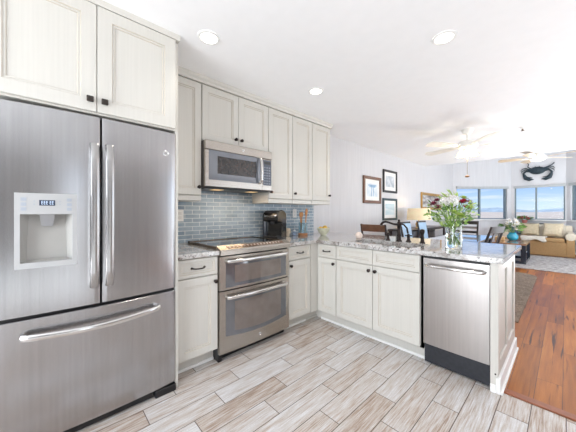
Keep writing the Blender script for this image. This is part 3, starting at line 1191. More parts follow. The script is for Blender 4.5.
# dishwasher
dwr = thing('dishwasher', 'stainless steel dishwasher in the end of the peninsula', 'dishwasher', (1.975, 2.5, 0))
bx(1.760, 2.191, 2.262, 2.82, 0.03, 0.862).build('body', mat('dishwasher_case', (60, 60, 62), 0.5), dwr)
mb = MB()
sect = []
for i in range(13):
    x = 1.7625 + (2.189 - 1.7625) * i / 12
    sect.append(x)
prof = [(1.7625, 2.262)] + [(x, 2.2225 - 0.004 * (1 - ((x - 1.976) / 0.2135) ** 2)) for x in sect] + [(2.189, 2.262)]
mb.rings([[(x, y, 0.168) for x, y in prof], [(x, y, 0.855) for x, y in prof]], None, True, True)
dwd = mb.build('door', M_DWSTEEL, dwr)
mb = MB()
pts = [(1.785, 2.222, 0.803), (1.787, 2.185, 0.803), (1.80, 2.172, 0.803)]
for i in range(1, 10):
    pts.append((1.80 + 0.35 * i / 10, 2.172 - 0.012 * math.sin(PI * i / 10), 0.803))
pts += [(2.150, 2.172, 0.803), (2.164, 2.185, 0.803), (2.166, 2.222, 0.803)]
mb.tube(pts, 1.0, 12, flat=(0.012, 0.010))
mb.build('handle', M_CHROME, dwd)
bx(1.7625, 2.1895, 2.250, 2.262, 0.012, 0.160).build('kick_plate', M_KICK, dwr)

# end panel of the peninsula with applied frame
ep = thing('peninsula_end_panel', 'white framed end panel closing the peninsula beside the wood floor', 'panel', (2.215, 2.6, 0))
bx(2.1945, 2.226, 2.216, 3.05, 0, ZC).build('panel', M_CAB, ep)
mb = MB()
X0, X1 = 2.2255, 2.238
mb.box(X0, X1, 2.216, 2.286, 0.11, ZC, bev=0.002)
mb.box(X0, X1, 2.98, 3.05, 0.11, ZC, bev=0.002)
mb.box(X0, X1, 2.60, 2.67, 0.19, 0.80, bev=0.002)
mb.box(X0, X1, 2.286, 2.98, 0.80, ZC, bev=0.002)
mb.box(X0, X1, 2.286, 2.98, 0.11, 0.20, bev=0.002)
mb.build('frame', M_CAB, ep)
mb = MB()
mb.box(2.2255, 2.250, 2.204, 3.062, 0, 0.105, bev=0.004)
mb.box(2.1945, 2.2253, 2.204, 2.2158, 0, 0.055, bev=0.003)
mb.box(2.250, 2.262, 2.206, 3.062, 0, 0.022, bev=0.004)
mb.build('base_moulding', M_TRIMW, ep)
mb = MB()
mb.lathe([(0.005, 0), (0.005, -0.004), (0.002, -0.006)], (2.222, 2.216, 0.125), 8, axis='Y')
mb.build('door_stop', M_BRONZE, ep)
bk = MB()
bk.box(0.02, 2.1942, 3.03, 3.05, 0, ZC)
bk.box(0.02, 2.1942, 3.05, 3.062, 0, 0.10)
for x in (0.3, 0.85, 1.4, 1.95):
    bk.box(x - .02, x + .02, 2.851, 3.03, 0, ZC)
tag(bk.build('peninsula_back_panel', M_CAB, None, loc=(1.1, 3.04, 0)), 'cream back panel of the peninsula facing the dining table', 'panel')

# ------------------------------------------------------------------ countertops
tag(bx(0.0105, 0.662, 0.667, 1.003, ZC + 0.0005, 0.914, bev=0.004).build('countertop', M_GRANITE, None, loc=(0.33, 0.83, ZC)),
    'short granite countertop between refrigerator and range', 'countertop')
SX0, SX1, SY0, SY1 = 0.985, 1.66, 2.31, 2.655
ct = MB()
z0, z1 = ZC + 0.0005, 0.914
outer = [(0.0105, 1.773), (0.662, 1.773), (0.662, 2.195), (2.268, 2.195), (2.268, 3.22), (0.0105, 3.22)]
# slab as strips around the sink hole
def slab(x0, x1, y0, y1):
    ct.box(x0, x1, y0, y1, z0, z1)
slab(0.0105, 0.658, 1.774, 2.195)
slab(0.0105, SX0, 2.195, 3.22)
slab(SX1, 2.264, 2.195, 3.22)
slab(SX0, SX1, 2.195, SY0)
slab(SX0, SX1, SY1, 3.22)
ct.box(2.262, 2.268, 2.195, 3.22, z0 + .004, z1 - .004)
tag(ct.build('countertop', M_GRANITE, None, loc=(1.1, 2.6, ZC)), 'L-shaped speckled granite countertop of the peninsula with cut-out for the sink', 'countertop')
sk = thing('sink', 'undermount steel sink in the peninsula counter', 'sink', (1.32, 2.48, 0.70))
mb = MB()
th = 0.004
A0 = [(SX0 + .001, SY0 + .001), (SX1 - .001, SY0 + .001), (SX1 - .001, SY1 - .001), (SX0 + .001, SY1 - .001)]
def rrect(x0, x1, y0, y1, r, n=5):
    pts = []
    for (cx, cy, a0) in ((x1 - r, y0 + r, -PI / 2), (x1 - r, y1 - r, 0), (x0 + r, y1 - r, PI / 2), (x0 + r, y0 + r, PI)):
        for i in range(n + 1):
            a = a0 + PI / 2 * i / n
            pts.append((cx + r * math.cos(a), cy + r * math.sin(a)))
    return pts
def sring(ins, z, r):
    return [(x, y, z) for x, y in rrect(SX0 + ins, SX1 - ins, SY0 + ins, SY1 - ins, r)]
mb.rings([sring(-0.012, 0.8755, .03), sring(0.002, 0.8755, .03), sring(0.004, 0.87, .03), sring(0.010, 0.72, .05), sring(0.04, 0.70, .05)], None, False, True)
mb.poly([p for p in sring(0.04, 0.70, .05)])
mb.build('basin', M_STEEL, sk)
mb = MB()
mb.lathe([(0.045, 0.7005), (0.045, 0.704), (0.03, 0.704), (0.028, 0.701)], (1.32, 2.48, 0), 16)
mb.build('drain', M_CHROME, sk)

# faucet set (dark bronze): bridge spout, two cross handles, side sprayer
fc = thing('faucet', 'dark bronze two-handle kitchen faucet with side sprayer behind the sink', 'faucet', (1.333, 2.745, 0.914))
Zc = 0.914
mb = MB()
mb.lathe([(0.032, 0), (0.032, 0.006), (0.022, 0.016), (0.019, 0.05), (0.024, 0.058), (0.020, 0.066), (0.016, 0.12), (0.020, 0.16), (0.024, 0.166), (0.020, 0.176), (0.022, 0.190), (0.014, 0.205), (0.009, 0.212), (0.012, 0.222), (0.006, 0.230)], (1.333, 2.745, Zc), 16)
mb.build('column', M_BRONZE, fc)
mb = MB()
pts = [(1.333, 2.745, Zc + 0.176), (1.325, 2.715, Zc + 0.178), (1.312, 2.675, Zc + 0.182), (1.298, 2.635, Zc + 0.192), (1.285, 2.60, Zc + 0.203), (1.272, 2.565, Zc + 0.209), (1.260, 2.535, Zc + 0.203), (1.254, 2.518, Zc + 0.188), (1.251, 2.510, Zc + 0.170)]
mb.tube(pts, [0.013, 0.0125, 0.012, 0.011, 0.011, 0.0115, 0.012, 0.013, 0.015], 12)
mb.build('spout', M_BRONZE, fc)
mb = MB()
mb.tube([(1.345, 2.745, Zc + 0.185), (1.385, 2.748, Zc + 0.175), (1.415, 2.75, Zc + 0.14), (1.425, 2.75, Zc + 0.085)], [0.008, 0.008, 0.009, 0.011], 10)
mb.build('lever', M_BRONZE, fc)
def cross_handle(x, y):
    mb = MB()
    mb.lathe([(0.027, 0), (0.027, 0.005), (0.018, 0.014), (0.014, 0.04), (0.018, 0.048), (0.012, 0.056), (0.012, 0.066), (0.015, 0.072), (0.006, 0.082)], (x, y, Zc), 14)
    for a in (0.4, 0.4 + PI / 2):
        dx, dy = 0.034 * math.cos(a), 0.034 * math.sin(a)
        mb.tube([(x - dx, y - dy, Zc + 0.062), (x, y, Zc + 0.062), (x + dx, y + dy, Zc + 0.062)], [0.0075, 0.0055, 0.0075], 8)
    return mb.build('handle', M_BRONZE, fc)
cross_handle(1.207, 2.753)
cross_handle(1.425, 2.762)
mb = MB()
x, y = 1.572, 2.734
mb.lathe([(0.027, 0), (0.027, 0.005), (0.019, 0.016), (0.016, 0.045), (0.020, 0.052), (0.015, 0.06), (0.014, 0.085), (0.020, 0.10), (0.023, 0.12), (0.019, 0.133), (0.008, 0.138)], (x, y, Zc), 14)
mb.build('sprayer', M_BRONZE, fc)

# ------------------------------------------------------------------ range (slide-in, double oven)
rg = thing('range', 'stainless steel slide-in double-oven range with black glass cooktop', 'range', (0.35, 1.388, 0))
RY0, RY1 = 1.006, 1.770
RX = 0.650
bx(0.03, RX - 0.03, RY0, RY1, 0.05, 0.895).build('body', mat('range_side_black', (40, 40, 42), 0.4), rg)
mb = MB()
mb.box(0.02, 0.600, RY0 - 0.001, RY1 + 0.001, 0.9155, 0.930, bev=0.003)
mb.box(0.02, 0.600, RY0 + 0.001, RY1 - 0.001, 0.895, 0.9155)
mb.build('cooktop', M_GLOSSBLACK, rg)
mb = MB()
for (xa, xb, ya, yb) in ((0.012, 0.05, RY0 - .0015, RY1 + .0015), (0.012, 0.60, RY0 - .0015, RY0 + 0.014), (0.012, 0.60, RY1 - .014, RY1 + .0015)):
    mb.box(xa, xb, ya, yb, 0.9150, 0.937, bev=0.003)
mb.build('cooktop_rim', mat('warm_dark_steel', (120, 104, 88), 0.22, 1.0, 0.1), rg)
for (cx, cy, r) in ((0.20, 1.20, 0.075), (0.20, 1.58, 0.09), (0.44, 1.21, 0.10), (0.44, 1.58, 0.08)):
    n = 32
    mb = MB()
    o_, i_ = [], []
    for q in range(n):
        a = 2 * PI * q / n
        o_.append((cx + r * math.cos(a), cy + r * math.sin(a), 0.9304))
        i_.append((cx + (r - .006) * math.cos(a), cy + (r - .006) * math.sin(a), 0.9304))
    mb.rings([o_, i_], None, False, False)
    mb.build('burner_mark', mat('burner_mark_grey', (120, 120, 122), 0.3), rg)
# angled control panel
mb = MB()
mb.prism([(0.595, 0.940), (0.606, 0.944), (0.668, 0.917), (0.674, 0.905), (0.674, 0.872), (0.640, 0.864), (0.595, 0.864)], 'Y', RY0 - 0.001, RY1 + 0.001)
cpnl = mb.build('control_panel', M_STEELW, rg)
mb = MB()
def on_slope(s, off=0.0008):
    x = 0.606 + (0.668 - 0.606) * s
    z = 0.944 + (0.917 - 0.944) * s
    return x + off * 0.4, z + off * 0.92
def slope_quad(mb_, s0, s1, y0, y1, off):
    xa, za = on_slope(s0, off)
    xb, zb = on_slope(s1, off)
    mb_.poly([(xa, y0, za), (xb, y0, zb), (xb, y1, zb), (xa, y1, za)])
slope_quad(mb, 0.18, 0.82, 1.08, 1.70, 0.001)
mb.build('control_glass', mat('brown_touch_panel', (120, 98, 84), 0.12, 0.2, 0.2, 30), cpnl)
mb = MB()
for i in range(16):
    y = 1.10 + i * 0.036
    slope_quad(mb, 0.32, 0.44, y, y + 0.018, 0.002)
    slope_quad(mb, 0.56, 0.66, y, y + 0.012, 0.002)
mb.build('control_legends', mat('legend_cream', (214, 200, 186), 0.4), cpnl)
def bow(y, base, amt=0.014):
    t = (y - (RY0 + RY1) / 2) / ((RY1 - RY0) / 2)
    return base + amt * (1 - t * t)
def bowed(mb, y0, y1, z0, z1, back, front, amt=0.014, n=12, m=None, curve_bottom=0.0):
    ys = [y0 + (y1 - y0) * i / n for i in range(n + 1)]
    pr = [(back, y0)] + [(bow(y, front, amt), y) for y in ys] + [(back, y1)]
    def zz(y):
        t = (y - (y0 + y1) / 2) / ((y1 - y0) / 2)
        return z0 - curve_bottom * (1 - t * t)
    mb.rings([[(x, y, zz(y)) for x, y in pr], [(x, y, z1) for x, y in pr]], m, True, True)
def oven_door(z0, z1, hz, gz0, gz1, cb, label):
    mb = MB()
    bowed(mb, RY0, RY1, z0, z1, RX - 0.03, RX)
    d = mb.build('oven_door', M_STEELW, rg, label)
    mb = MB()
    bowed(mb, RY0 + 0.055, RY1 - 0.045, gz0, gz1, RX - 0.01, RX + 0.0022, curve_bottom=cb)
    mb.build('window', M_OVEN, d)
    mb = MB()
    bowed(mb, RY0 + 0.135, RY1 - 0.115, gz0 + 0.03, gz1 - 0.035, RX - 0.01, RX + 0.0028, curve_bottom=cb * .8)
    mb.build('inner_window', M_OVENIN, d, 'brownish centre of the oven glass, floor reflection put into its colour')
    mb = MB()
    pts = [(bow(1.066, RX) - .002, 1.066, hz), (bow(1.066, RX) + 0.030, 1.068, hz), (bow(1.08, RX) + 0.042, 1.082, hz)]
    for i in range(1, 12):
        y = 1.082 + (1.70 - 1.082) * i / 12
        pts.append((bow(y, RX) + 0.042 + 0.004 * math.sin(PI * i / 12), y, hz))
    pts += [(bow(1.7, RX) + 0.042, 1.70, hz), (bow(1.71, RX) + 0.030, 1.714, hz), (bow(1.716, RX) - .002, 1.716, hz)]
    mb.tube(pts, 1.0, 12, flat=(0.014, 0.010))
    mb.build('handle', M_STEELW if False else M_CHROME, d)
    return d
oven_door(0.583, 0.858, 0.820, 0.602, 0.812, 0.0, 'upper small oven door')
lod = oven_door(0.066, 0.573, 0.524, 0.205, 0.512, 0.028, 'lower tall oven door')
emblem(lod, (bow(1.40, RX) + .0002, 1.40, 0.125), 0.014)
mb = MB()
mb.box(RX - 0.06, RX - 0.024, RY0 + .002, RY1 - .002, 0.565, 0.590)
mb.box(RX - 0.06, RX - 0.024, RY0 + .002, RY1 - .002, 0.855, 0.868)
mb.build('vent_gap', M_BLACK, rg)
mb = MB()
mb.box(0.05, RX - 0.065, RY0 + .01, RY1 - .01, 0, 0.055)
mb.box(0.54, RX - 0.02, RY0 + 0.001, RY0 + 0.03, 0.0, 0.066)
mb.build('kick_base', M_BLACK, rg)

# ------------------------------------------------------------------ microwave
mw = thing('microwave', 'stainless steel over-the-range microwave under the short upper cabinet', 'microwave', (0.2, 1.386, 1.44))
MX = 0.385
MY0, MY1, MZ0, MZ1 = 1.007, 1.7655, 1.442, 1.8665
mb = MB()
mb.box(0.011, MX - 0.025, MY0, MY1, MZ0 + .004, MZ1, bev=0.003)
mb.build('body', mat('microwave_case_grey', (112, 108, 106), 0.35, 0.6), mw)
mb = MB()
mb.box(0.03, MX - 0.03, MY0 + .02, MY1 - .02, MZ0 - .004, MZ0 + .005)
mb.build('vent_underside', M_BLACK, mw)
for ya in (1.14, 1.54):
    bx(0.20, 0.30, ya, ya + 0.10, MZ0 - .006, MZ0 - .003).build('task_lamp', mat('warm_task_lamp', (255, 220, 170), 0.4, 0, 0, emit=(255, 205, 140), strength=0.5), mw)
mb = MB()
mb.box(MX - 0.025, MX + 0.004, MY0, MY1, 1.785, MZ1, bev=0.004)
mb.build('top_grille', M_STEELW, mw)
mb = MB()
mb.box(MX - 0.025, MX, MY0, 1.638, 1.452, 1.783, bev=0.004)
mdo = mb.build('door', M_STEELW, mw)
bx(MX - 0.01, MX + 0.0015, MY0 + 0.035, 1.622, 1.515, 1.782, bev=0.001).build('window_surround', mat('grey_window_glass', (112, 116, 124), 0.08, 0.3, 0.05, coat=1.0), mdo)
bx(MX, MX + 0.0028, MY0 + 0.12, 1.555, 1.575, 1.735, bev=0.001).build('window', M_MESH, mdo)
mb = MB()
yh = 1.597
pts = [(MX, yh, 1.520), (MX + 0.03, yh, 1.525), (MX + 0.042, yh, 1.55)]
for i in range(1, 10):
    pts.append((MX + 0.042 + .008 * math.sin(PI * i / 10), yh, 1.55 + 0.20 * i / 10))
pts += [(MX + 0.042, yh, 1.75), (MX + 0.03, yh, 1.773), (MX, yh, 1.778)]
mb.tube(pts, 1.0, 12, flat=(0.010, 0.016))
mb.build('handle', M_CHROME, mdo)
mb = MB()
mb.box(MX - 0.025, MX, 1.640, MY1, 1.452, 1.783, bev=0.004)
kp = mb.build('keypad_panel', M_STEELW, mw)
bx(MX - .005, MX + 0.0015, 1.648, 1.757, 1.505, 1.774, bev=0.001).build('keypad', mat('keypad_slate', (88, 94, 106), 0.2, 0.1), kp)
bx(MX, MX + 0.0025, 1.662, 1.746, 1.728, 1.758).build('display', M_GLOSSBLACK, kp)
for r_ in range(7):
    for c_ in range(3):
        bx(MX, MX + 0.003, 1.658 + c_ * .032, 1.658 + c_ * .032 + .020, 1.518 + r_ * .028, 1.518 + r_ * .028 + .014).build('key', mat('key_pale', (126, 132, 144), 0.4), kp)
bx(MX - 0.025, MX - 0.004, MY0 + .002, MY1 - .002, MZ0 + .003, 1.451).build('bottom_grille', M_BLACK, mw)
emblem(mw, (MX + 0.004, 1.40, 1.826), 0.013)
area('microwave_task_light', (0.25, 1.386, MZ0 - 0.015), (0, 0, 0), 0.10, 0.5, 1.2, (1, 0.75, 0.5))

# ------------------------------------------------------------------ ceiling downlights, sprinkler
ring_labels = ['round recessed downlight in the ceiling nearest the refrigerator', 'round recessed downlight above the peninsula end',
               'round recessed downlight in front of the microwave and upper cabinets', 'round recessed downlight above the camera']
for (x, y), lb in zip(DOWNLIGHTS[:3], ring_labels):
    t = thing('downlight', lb, 'ceiling light', (x, y, CEIL), 'recessed ceiling downlights')
    mb = MB()
    mb.lathe([(0.056, -0.001), (0.058, -0.008), (0.076, -0.006), (0.078, -0.0002)], (x, y, CEIL), 28, cap=False)
    mb.build('trim_ring', M_TRIMW, t)
    mb = MB()
    mb.lathe([(0.056, -0.0035), (0.02, -0.0045)], (x, y, CEIL), 28)
    mb.build('lens', M_LAMPON, t)
sp_ = thing('sprinkler_head', 'small brass fire sprinkler on the white ceiling', 'sprinkler', (2.127, 4.961, CEIL))
mb = MB()
mb.lathe([(0.035, 0), (0.033, -0.006), (0.012, -0.008), (0.010, -0.03)], (2.127, 4.961, CEIL), 14)
mb.build('escutcheon', M_TRIMW, sp_)
mb = MB()
mb.lathe([(0.010, -0.03), (0.010, -0.05), (0.022, -0.052), (0.022, -0.055), (0.004, -0.058)], (2.127, 4.961, CEIL), 12)
mb.build('nozzle', mat('old_brass', (112, 92, 70), 0.35, 0.9), sp_)
#__PART2__
# ================================================================== things on the counters
def solo(mb, name, m, label, cat, loc, group=None):
    return tag(mb.build(name, m, None, loc=loc), label, cat, group)

# wall outlets
def outlet(y, z, label):
    t = thing('wall_outlet', label, 'outlet', (0.0105, y, z))
    bx(0.0102, 0.016, y - 0.036, y + 0.036, z - 0.058, z + 0.058, bev=0.002).build('cover_plate', M_TRIMW, t)
    for dz in (-0.02, 0.02):
        bx(0.0155, 0.0175, y - 0.016, y + 0.016, z + dz - 0.014, z + dz + 0.014, bev=0.001).build('socket', mat('socket_white', (225, 225, 222), 0.3, 0, 0.01), t)
outlet(2.475, 1.205, 'white wall outlet on the blue tile behind the wooden spoons')
outlet(0.925, 1.19, 'white wall outlet on the blue tile beside the refrigerator panel')

# single-serve coffee maker
cmr = thing('coffee_maker', 'black single-serve coffee maker on the counter right of the range', 'coffee maker', (0.175, 1.985, 0.914))
Mc = T(0.175, 1.985, 0.914) @ Rz(math.radians(-66)) @ Matrix.Diagonal((1.0, 1.12, 1.0, 1.0))      # local +x is the front
mb = MB()
side = [(-0.13, 0.0), (0.02, 0.0), (0.02, 0.19), (0.12, 0.20), (0.128, 0.215), (0.128, 0.27), (0.115, 0.30), (0.07, 0.325), (0.0, 0.335), (-0.07, 0.325), (-0.115, 0.295), (-0.13, 0.25)]
mb.prism(side, 'Y', -0.085, 0.085, M=Mc, bev=0.006, smooth=False)
mb.build('body', mat('coffee_maker_black', (24, 24, 26), 0.16, 0, 0.05, coat=0.6), cmr)
mb = MB()
mb.box(0.015, 0.125, -0.08, 0.08, 0.0, 0.03, bev=0.006, M=Mc)
mb.build('drip_tray', mat('drip_tray_dark', (34, 34, 36), 0.3), cmr)
mb = MB()
mb.box(0.03, 0.115, -0.055, 0.055, 0.0295, 0.033, M=Mc)
mb.build('drip_grate', M_CHROME, cmr)
mb = MB()
mb.box(-0.11, 0.06, -0.125, -0.086, 0.0, 0.27, bev=0.012, M=Mc, seg=2)
mb.build('water_tank', mat('smoky_tank', (64, 70, 80), 0.08, 0.1, coat=0.8), cmr)
mb = MB()
pts = [Mc @ Vector(p) for p in [(0.10, -0.075, 0.285), (0.135, -0.06, 0.262), (0.148, 0.0, 0.255), (0.135, 0.06, 0.262), (0.10, 0.075, 0.285)]]
mb.tube(pts, 1.0, 10, flat=(0.012, 0.007))
mb.build('lid_handle', M_CHROME, cmr)
mb = MB()
mb.lathe([(0.022, 0.198), (0.020, 0.17), (0.010, 0.165)], (0, 0, 0), 14, M=Mc @ T(0.07, 0, 0))
mb.build('nozzle', M_BLACK, cmr)

mug = thing('mug', 'beige stoneware mug on the counter between coffee maker and small jar', 'mug', (0.075, 2.27, 0.914))
mb = MB()
mb.lathe([(0.034, 0.0), (0.038, 0.004), (0.041, 0.05), (0.042, 0.100), (0.039, 0.100), (0.037, 0.05), (0.033, 0.010), (0.002, 0.008)], (0.075, 2.27, 0.9145), 24, cap=False)
mb.lathe([(0.0345, 0.0), (0.0345, 0.002)], (0.075, 2.27, 0.9145), 24)
mb.build('body', mat('beige_stoneware', (222, 204, 178), 0.4, 0, 0.2, 30), mug)
mb = MB()
mb.tube([(0.075, 2.310, 0.995), (0.075, 2.333, 0.99), (0.075, 2.338, 0.965), (0.075, 2.330, 0.945), (0.075, 2.307, 0.937)], 0.006, 8)
mb.build('handle', mat('beige_stoneware', (0, 0, 0)), mug)
jar = thing('jar', 'small blue and white lidded jar beside the mug', 'jar', (0.085, 2.40, 0.914))
mb = MB()
mb.lathe([(0.024, 0.0), (0.031, 0.008), (0.033, 0.03), (0.028, 0.050), (0.024, 0.054)], (0.085, 2.40, 0.9145), 20)
mb.build('body', mat('blue_white_ceramic', (150, 170, 196), 0.25, 0, 0.4, 40), jar)
mb = MB()
mb.lathe([(0.026, 0.0545), (0.025, 0.060), (0.012, 0.066), (0.006, 0.068), (0.008, 0.076), (0.002, 0.079)], (0.085, 2.40, 0.9145), 18)
mb.build('lid', mat('white_glaze', (228, 230, 232), 0.25), jar)

cx, cy, cz = 0.150, 2.495, 0.9145
crk = thing('utensil_jar', 'blue-tinted glass utensil jar with wooden base ring', 'jar', (cx, cy, 0.914))
mb = MB()
mb.lathe([(0.058, 0.030), (0.060, 0.035), (0.060, 0.170), (0.056, 0.170), (0.055, 0.038), (0.002, 0.036)], (cx, cy, cz), 24, cap=False)
mb.build('glass_body', mk_glass('blue_tinted_glass', (0.62, 0.80, 0.86), 0.85, 0.05), crk)
mb = MB()
mb.lathe([(0.061, 0.0), (0.063, 0.004), (0.063, 0.028), (0.060, 0.031)], (cx, cy, cz), 24)
mb.build('base_ring', mat('cork_brown', (168, 116, 74), 0.6, 0, 0.2, 40), crk)
M_SPOON = mat('honey_wood', (196, 136, 80), 0.5, 0, 0.15, 30)
spoons = [((0.015, 0.03), (0.01, 0.058), 0.345, 'wooden spoon with the tallest bowl, leaning right in the glass jar'),
          ((-0.03, 0.0), (-0.022, 0.004), 0.30, 'wooden spatula standing upright in the glass jar'),
          ((0.0, -0.034), (0.012, -0.057), 0.295, 'wooden spoon leaning left in the glass jar'),
          ((0.034, 0.0), (0.052, 0.006), 0.315, 'wooden spoon in the middle front of the glass jar')]
for k, ((bx_, by_), (tx, ty), L, lb) in enumerate(spoons):
    t = thing('wooden_spoon' if k != 1 else 'wooden_spatula', lb, 'utensil', (cx + bx_, cy + by_, cz + 0.042), 'wooden utensils in the jar')
    p0, p1 = Vector((cx + bx_, cy + by_, cz + 0.042)), Vector((cx + tx, cy + ty, cz + L - 0.05))
    mb = MB()
    mb.tube([p0, p0.lerp(p1, 0.5), p1], [0.006, 0.006, 0.007], 8)
    mb.build('handle', M_SPOON, t)
    mb = MB()
    mb.ball(p1 + (p1 - p0).normalized() * 0.028, 0.036, 12, 8, sc=(0.35, 0.62, 1.0))
    mb.build('bowl' if k != 1 else 'blade', M_SPOON, t)

bw_ = (0.335, 2.70, 0.9145)
bwl = MB()
bwl.lathe([(0.040, 0.0), (0.042, 0.005), (0.040, 0.011), (0.066, 0.036), (0.082, 0.074), (0.088, 0.098), (0.085, 0.099), (0.078, 0.074), (0.061, 0.042), (0.03, 0.019), (0.002, 0.017)], bw_, 28, cap=False)
bwl.lathe([(0.0405, 0.0), (0.0405, 0.002)], bw_, 28)
solo(bwl, 'fruit_bowl', mat('pale_green_glaze', (206, 206, 182), 0.3, 0, 0.15, 30), 'pale pottery bowl holding yellow lemons by the corner of the counter', 'bowl', bw_)
lem = mat('lemon_yellow', (222, 182, 78), 0.45, 0, 0.1, 40)
lemons = [(-0.034, -0.012, 0.088, 'lemon at the left in the pale bowl'), (0.034, -0.004, 0.090, 'lemon at the right in the pale bowl'), (0.0, 0.028, 0.102, 'lemon on top at the back of the pale bowl')]
for dx, dy, dz, lb in lemons:
    mb = MB()
    mb.lathe([(0.003, -0.036), (0.008, -0.032), (0.022, -0.022), (0.028, 0.0), (0.022, 0.022), (0.008, 0.032), (0.003, 0.036)], (0, 0, 0), 14, M=T(bw_[0] + dx, bw_[1] + dy, bw_[2] + dz) @ Rz(dx * 40) @ Ry(1.3))
    solo(mb, 'lemon', lem, lb, 'lemon', (bw_[0] + dx, bw_[1] + dy, bw_[2] + dz - .028), 'lemons in the bowl')
mb = MB()
mb.lathe([(0.022, 0.0), (0.034, 0.008), (0.042, 0.028), (0.040, 0.048), (0.028, 0.064), (0.018, 0.070), (0.014, 0.066), (0.003, 0.062)], (0.885, 2.685, 0.9145), 24)
solo(mb, 'candle_holder', mat('pink_white_shell', (236, 218, 206), 0.4, 0, 0.12, 25), 'round pinkish white votive holder on the counter left of the faucet', 'candle holder', (0.885, 2.685, 0.9145))

# ------------------------------------------------------------------ flower vase on the peninsula
vx, vy, vz0 = 1.885, 2.575, 0.9145
vs = thing('vase', 'clear glass vase of water holding the flowers at the end of the peninsula', 'vase', (vx, vy, 0.914))
mb = MB()
mb.lathe([(0.002, 0.0), (0.060, 0.0), (0.063, 0.006), (0.064, 0.10), (0.058, 0.16), (0.062, 0.215), (0.059, 0.216), (0.055, 0.16), (0.0605, 0.10), (0.059, 0.012), (0.002, 0.010)], (vx, vy, vz0), 32, cap=False)
mb.build('glass', M_GLASS, vs)
mb = MB()
mb.lathe([(0.002, 0.0115), (0.0575, 0.0125), (0.0590, 0.10), (0.0575, 0.12), (0.002, 0.12)], (vx, vy, vz0), 28, cap=False)
mb.build('water', mk_glass('vase_water', (0.96, 1.0, 0.97), 1.0, 0.0, 1.33), vs)
bq = thing('flower_bouquet', 'bouquet of white, red and purple flowers with green foliage in the clear vase', 'flowers', (vx, vy, vz0 + 0.03))
rnd = random.Random(11)
def shade_mat(name, rgb):
    return mat(name, rgb, 0.55, 0, 0.2, 20)
G1 = shade_mat('leaf_green', (134, 168, 84))
G2 = shade_mat('pale_leaf_green', (182, 204, 124))
G3 = shade_mat('dark_leaf_green', (86, 122, 66))
def leaf(mb, p, d, L, Wd, m, up=None):
    d = d.normalized()
    s = d.cross(Vector((0, 0, 1)))
    if s.length < 0.1:
        s = Vector((1, 0, 0))
    s.normalize()
    if up is not None:
        s = (Matrix.Rotation(up, 3, d) @ s)
    n = s.cross(d)
    prof = [(0, 0.08), (0.25, 0.8), (0.5, 1.0), (0.75, 0.7), (1.0, 0.02)]
    lp, rp_, cp = [], [], []
    for u, w in prof:
        c = p + d * (L * u) + n * (L * 0.18 * math.sin(u * PI * 0.5) * -1) 
        lp.append(c + s * Wd * w * 0.5 + n * 0.15 * Wd * w)
        rp_.append(c - s * Wd * w * 0.5 + n * 0.15 * Wd * w)
        cp.append(c)
    mb.rings([lp, cp, rp_], m, False, True, closed=False)
def petal_flower(mb, c, d, r, m, cm, n=8, layers=2, cup=0.4):
    d = d.normalized()
    a = d.orthogonal().normalized()
    b = d.cross(a)
    for L in range(layers):
        rr = r * (1 - 0.3 * L)
        for k in range(n):
            t = 2 * PI * (k + 0.5 * L) / n
            o = a * math.cos(t) + b * math.sin(t)
            leaf(mb, c + d * (0.002 + 0.006 * L), o + d * (cup + 0.5 * L), rr, rr * 0.75, m, 0.0)
    mb.ball(c + d * r * 0.2, r * 0.25, 8, 6, cm)
# blooms: offset from the vase axis (along view right, depth, z), radius, kind
VR = Vector((0.68, 0.733, 0))      # to the right as seen from the kitchen
VD = Vector((-0.733, 0.68, 0))
blooms = [(-0.085, 0.0, 0.395, 0.055, 'white'), (-0.03, -0.03, 0.405, 0.060, 'white'), (-0.055, 0.04, 0.43, 0.055, 'white'), (-0.115, 0.03, 0.375, 0.045, 'white'),
          (0.035, -0.05, 0.385, 0.030, 'red'), (0.075, -0.02, 0.395, 0.032, 'red'), (0.085, -0.03, 0.345, 0.026, 'red'), (-0.175, 0.0, 0.375, 0.028, 'maroon'), (-0.155, -0.03, 0.345, 0.026, 'maroon'), (-0.135, 0.02, 0.405, 0.026, 'maroon'),
          (0.135, 0.0, 0.395, 0.026, 'lilac'), (0.165, 0.02, 0.37, 0.024, 'lilac'), (0.02, -0.06, 0.27, 0.035, 'lime'), (-0.03, -0.065, 0.30, 0.030, 'lime'), (0.10, 0.02, 0.425, 0.032, 'lime'), (0.13, -0.02, 0.345, 0.03, 'lime'),
          (0.02, 0.06, 0.42, 0.05, 'white')]
FM = {'white': shade_mat('white_petal', (246, 240, 236)), 'red': shade_mat('crimson_petal', (186, 38, 70)), 'maroon': shade_mat('maroon_petal', (132, 52, 72)), 'lilac': shade_mat('lilac_petal', (190, 178, 204)), 'lime': shade_mat('lime_bloom', (186, 206, 110))}
root_p = Vector((vx, vy, vz0 + 0.03))
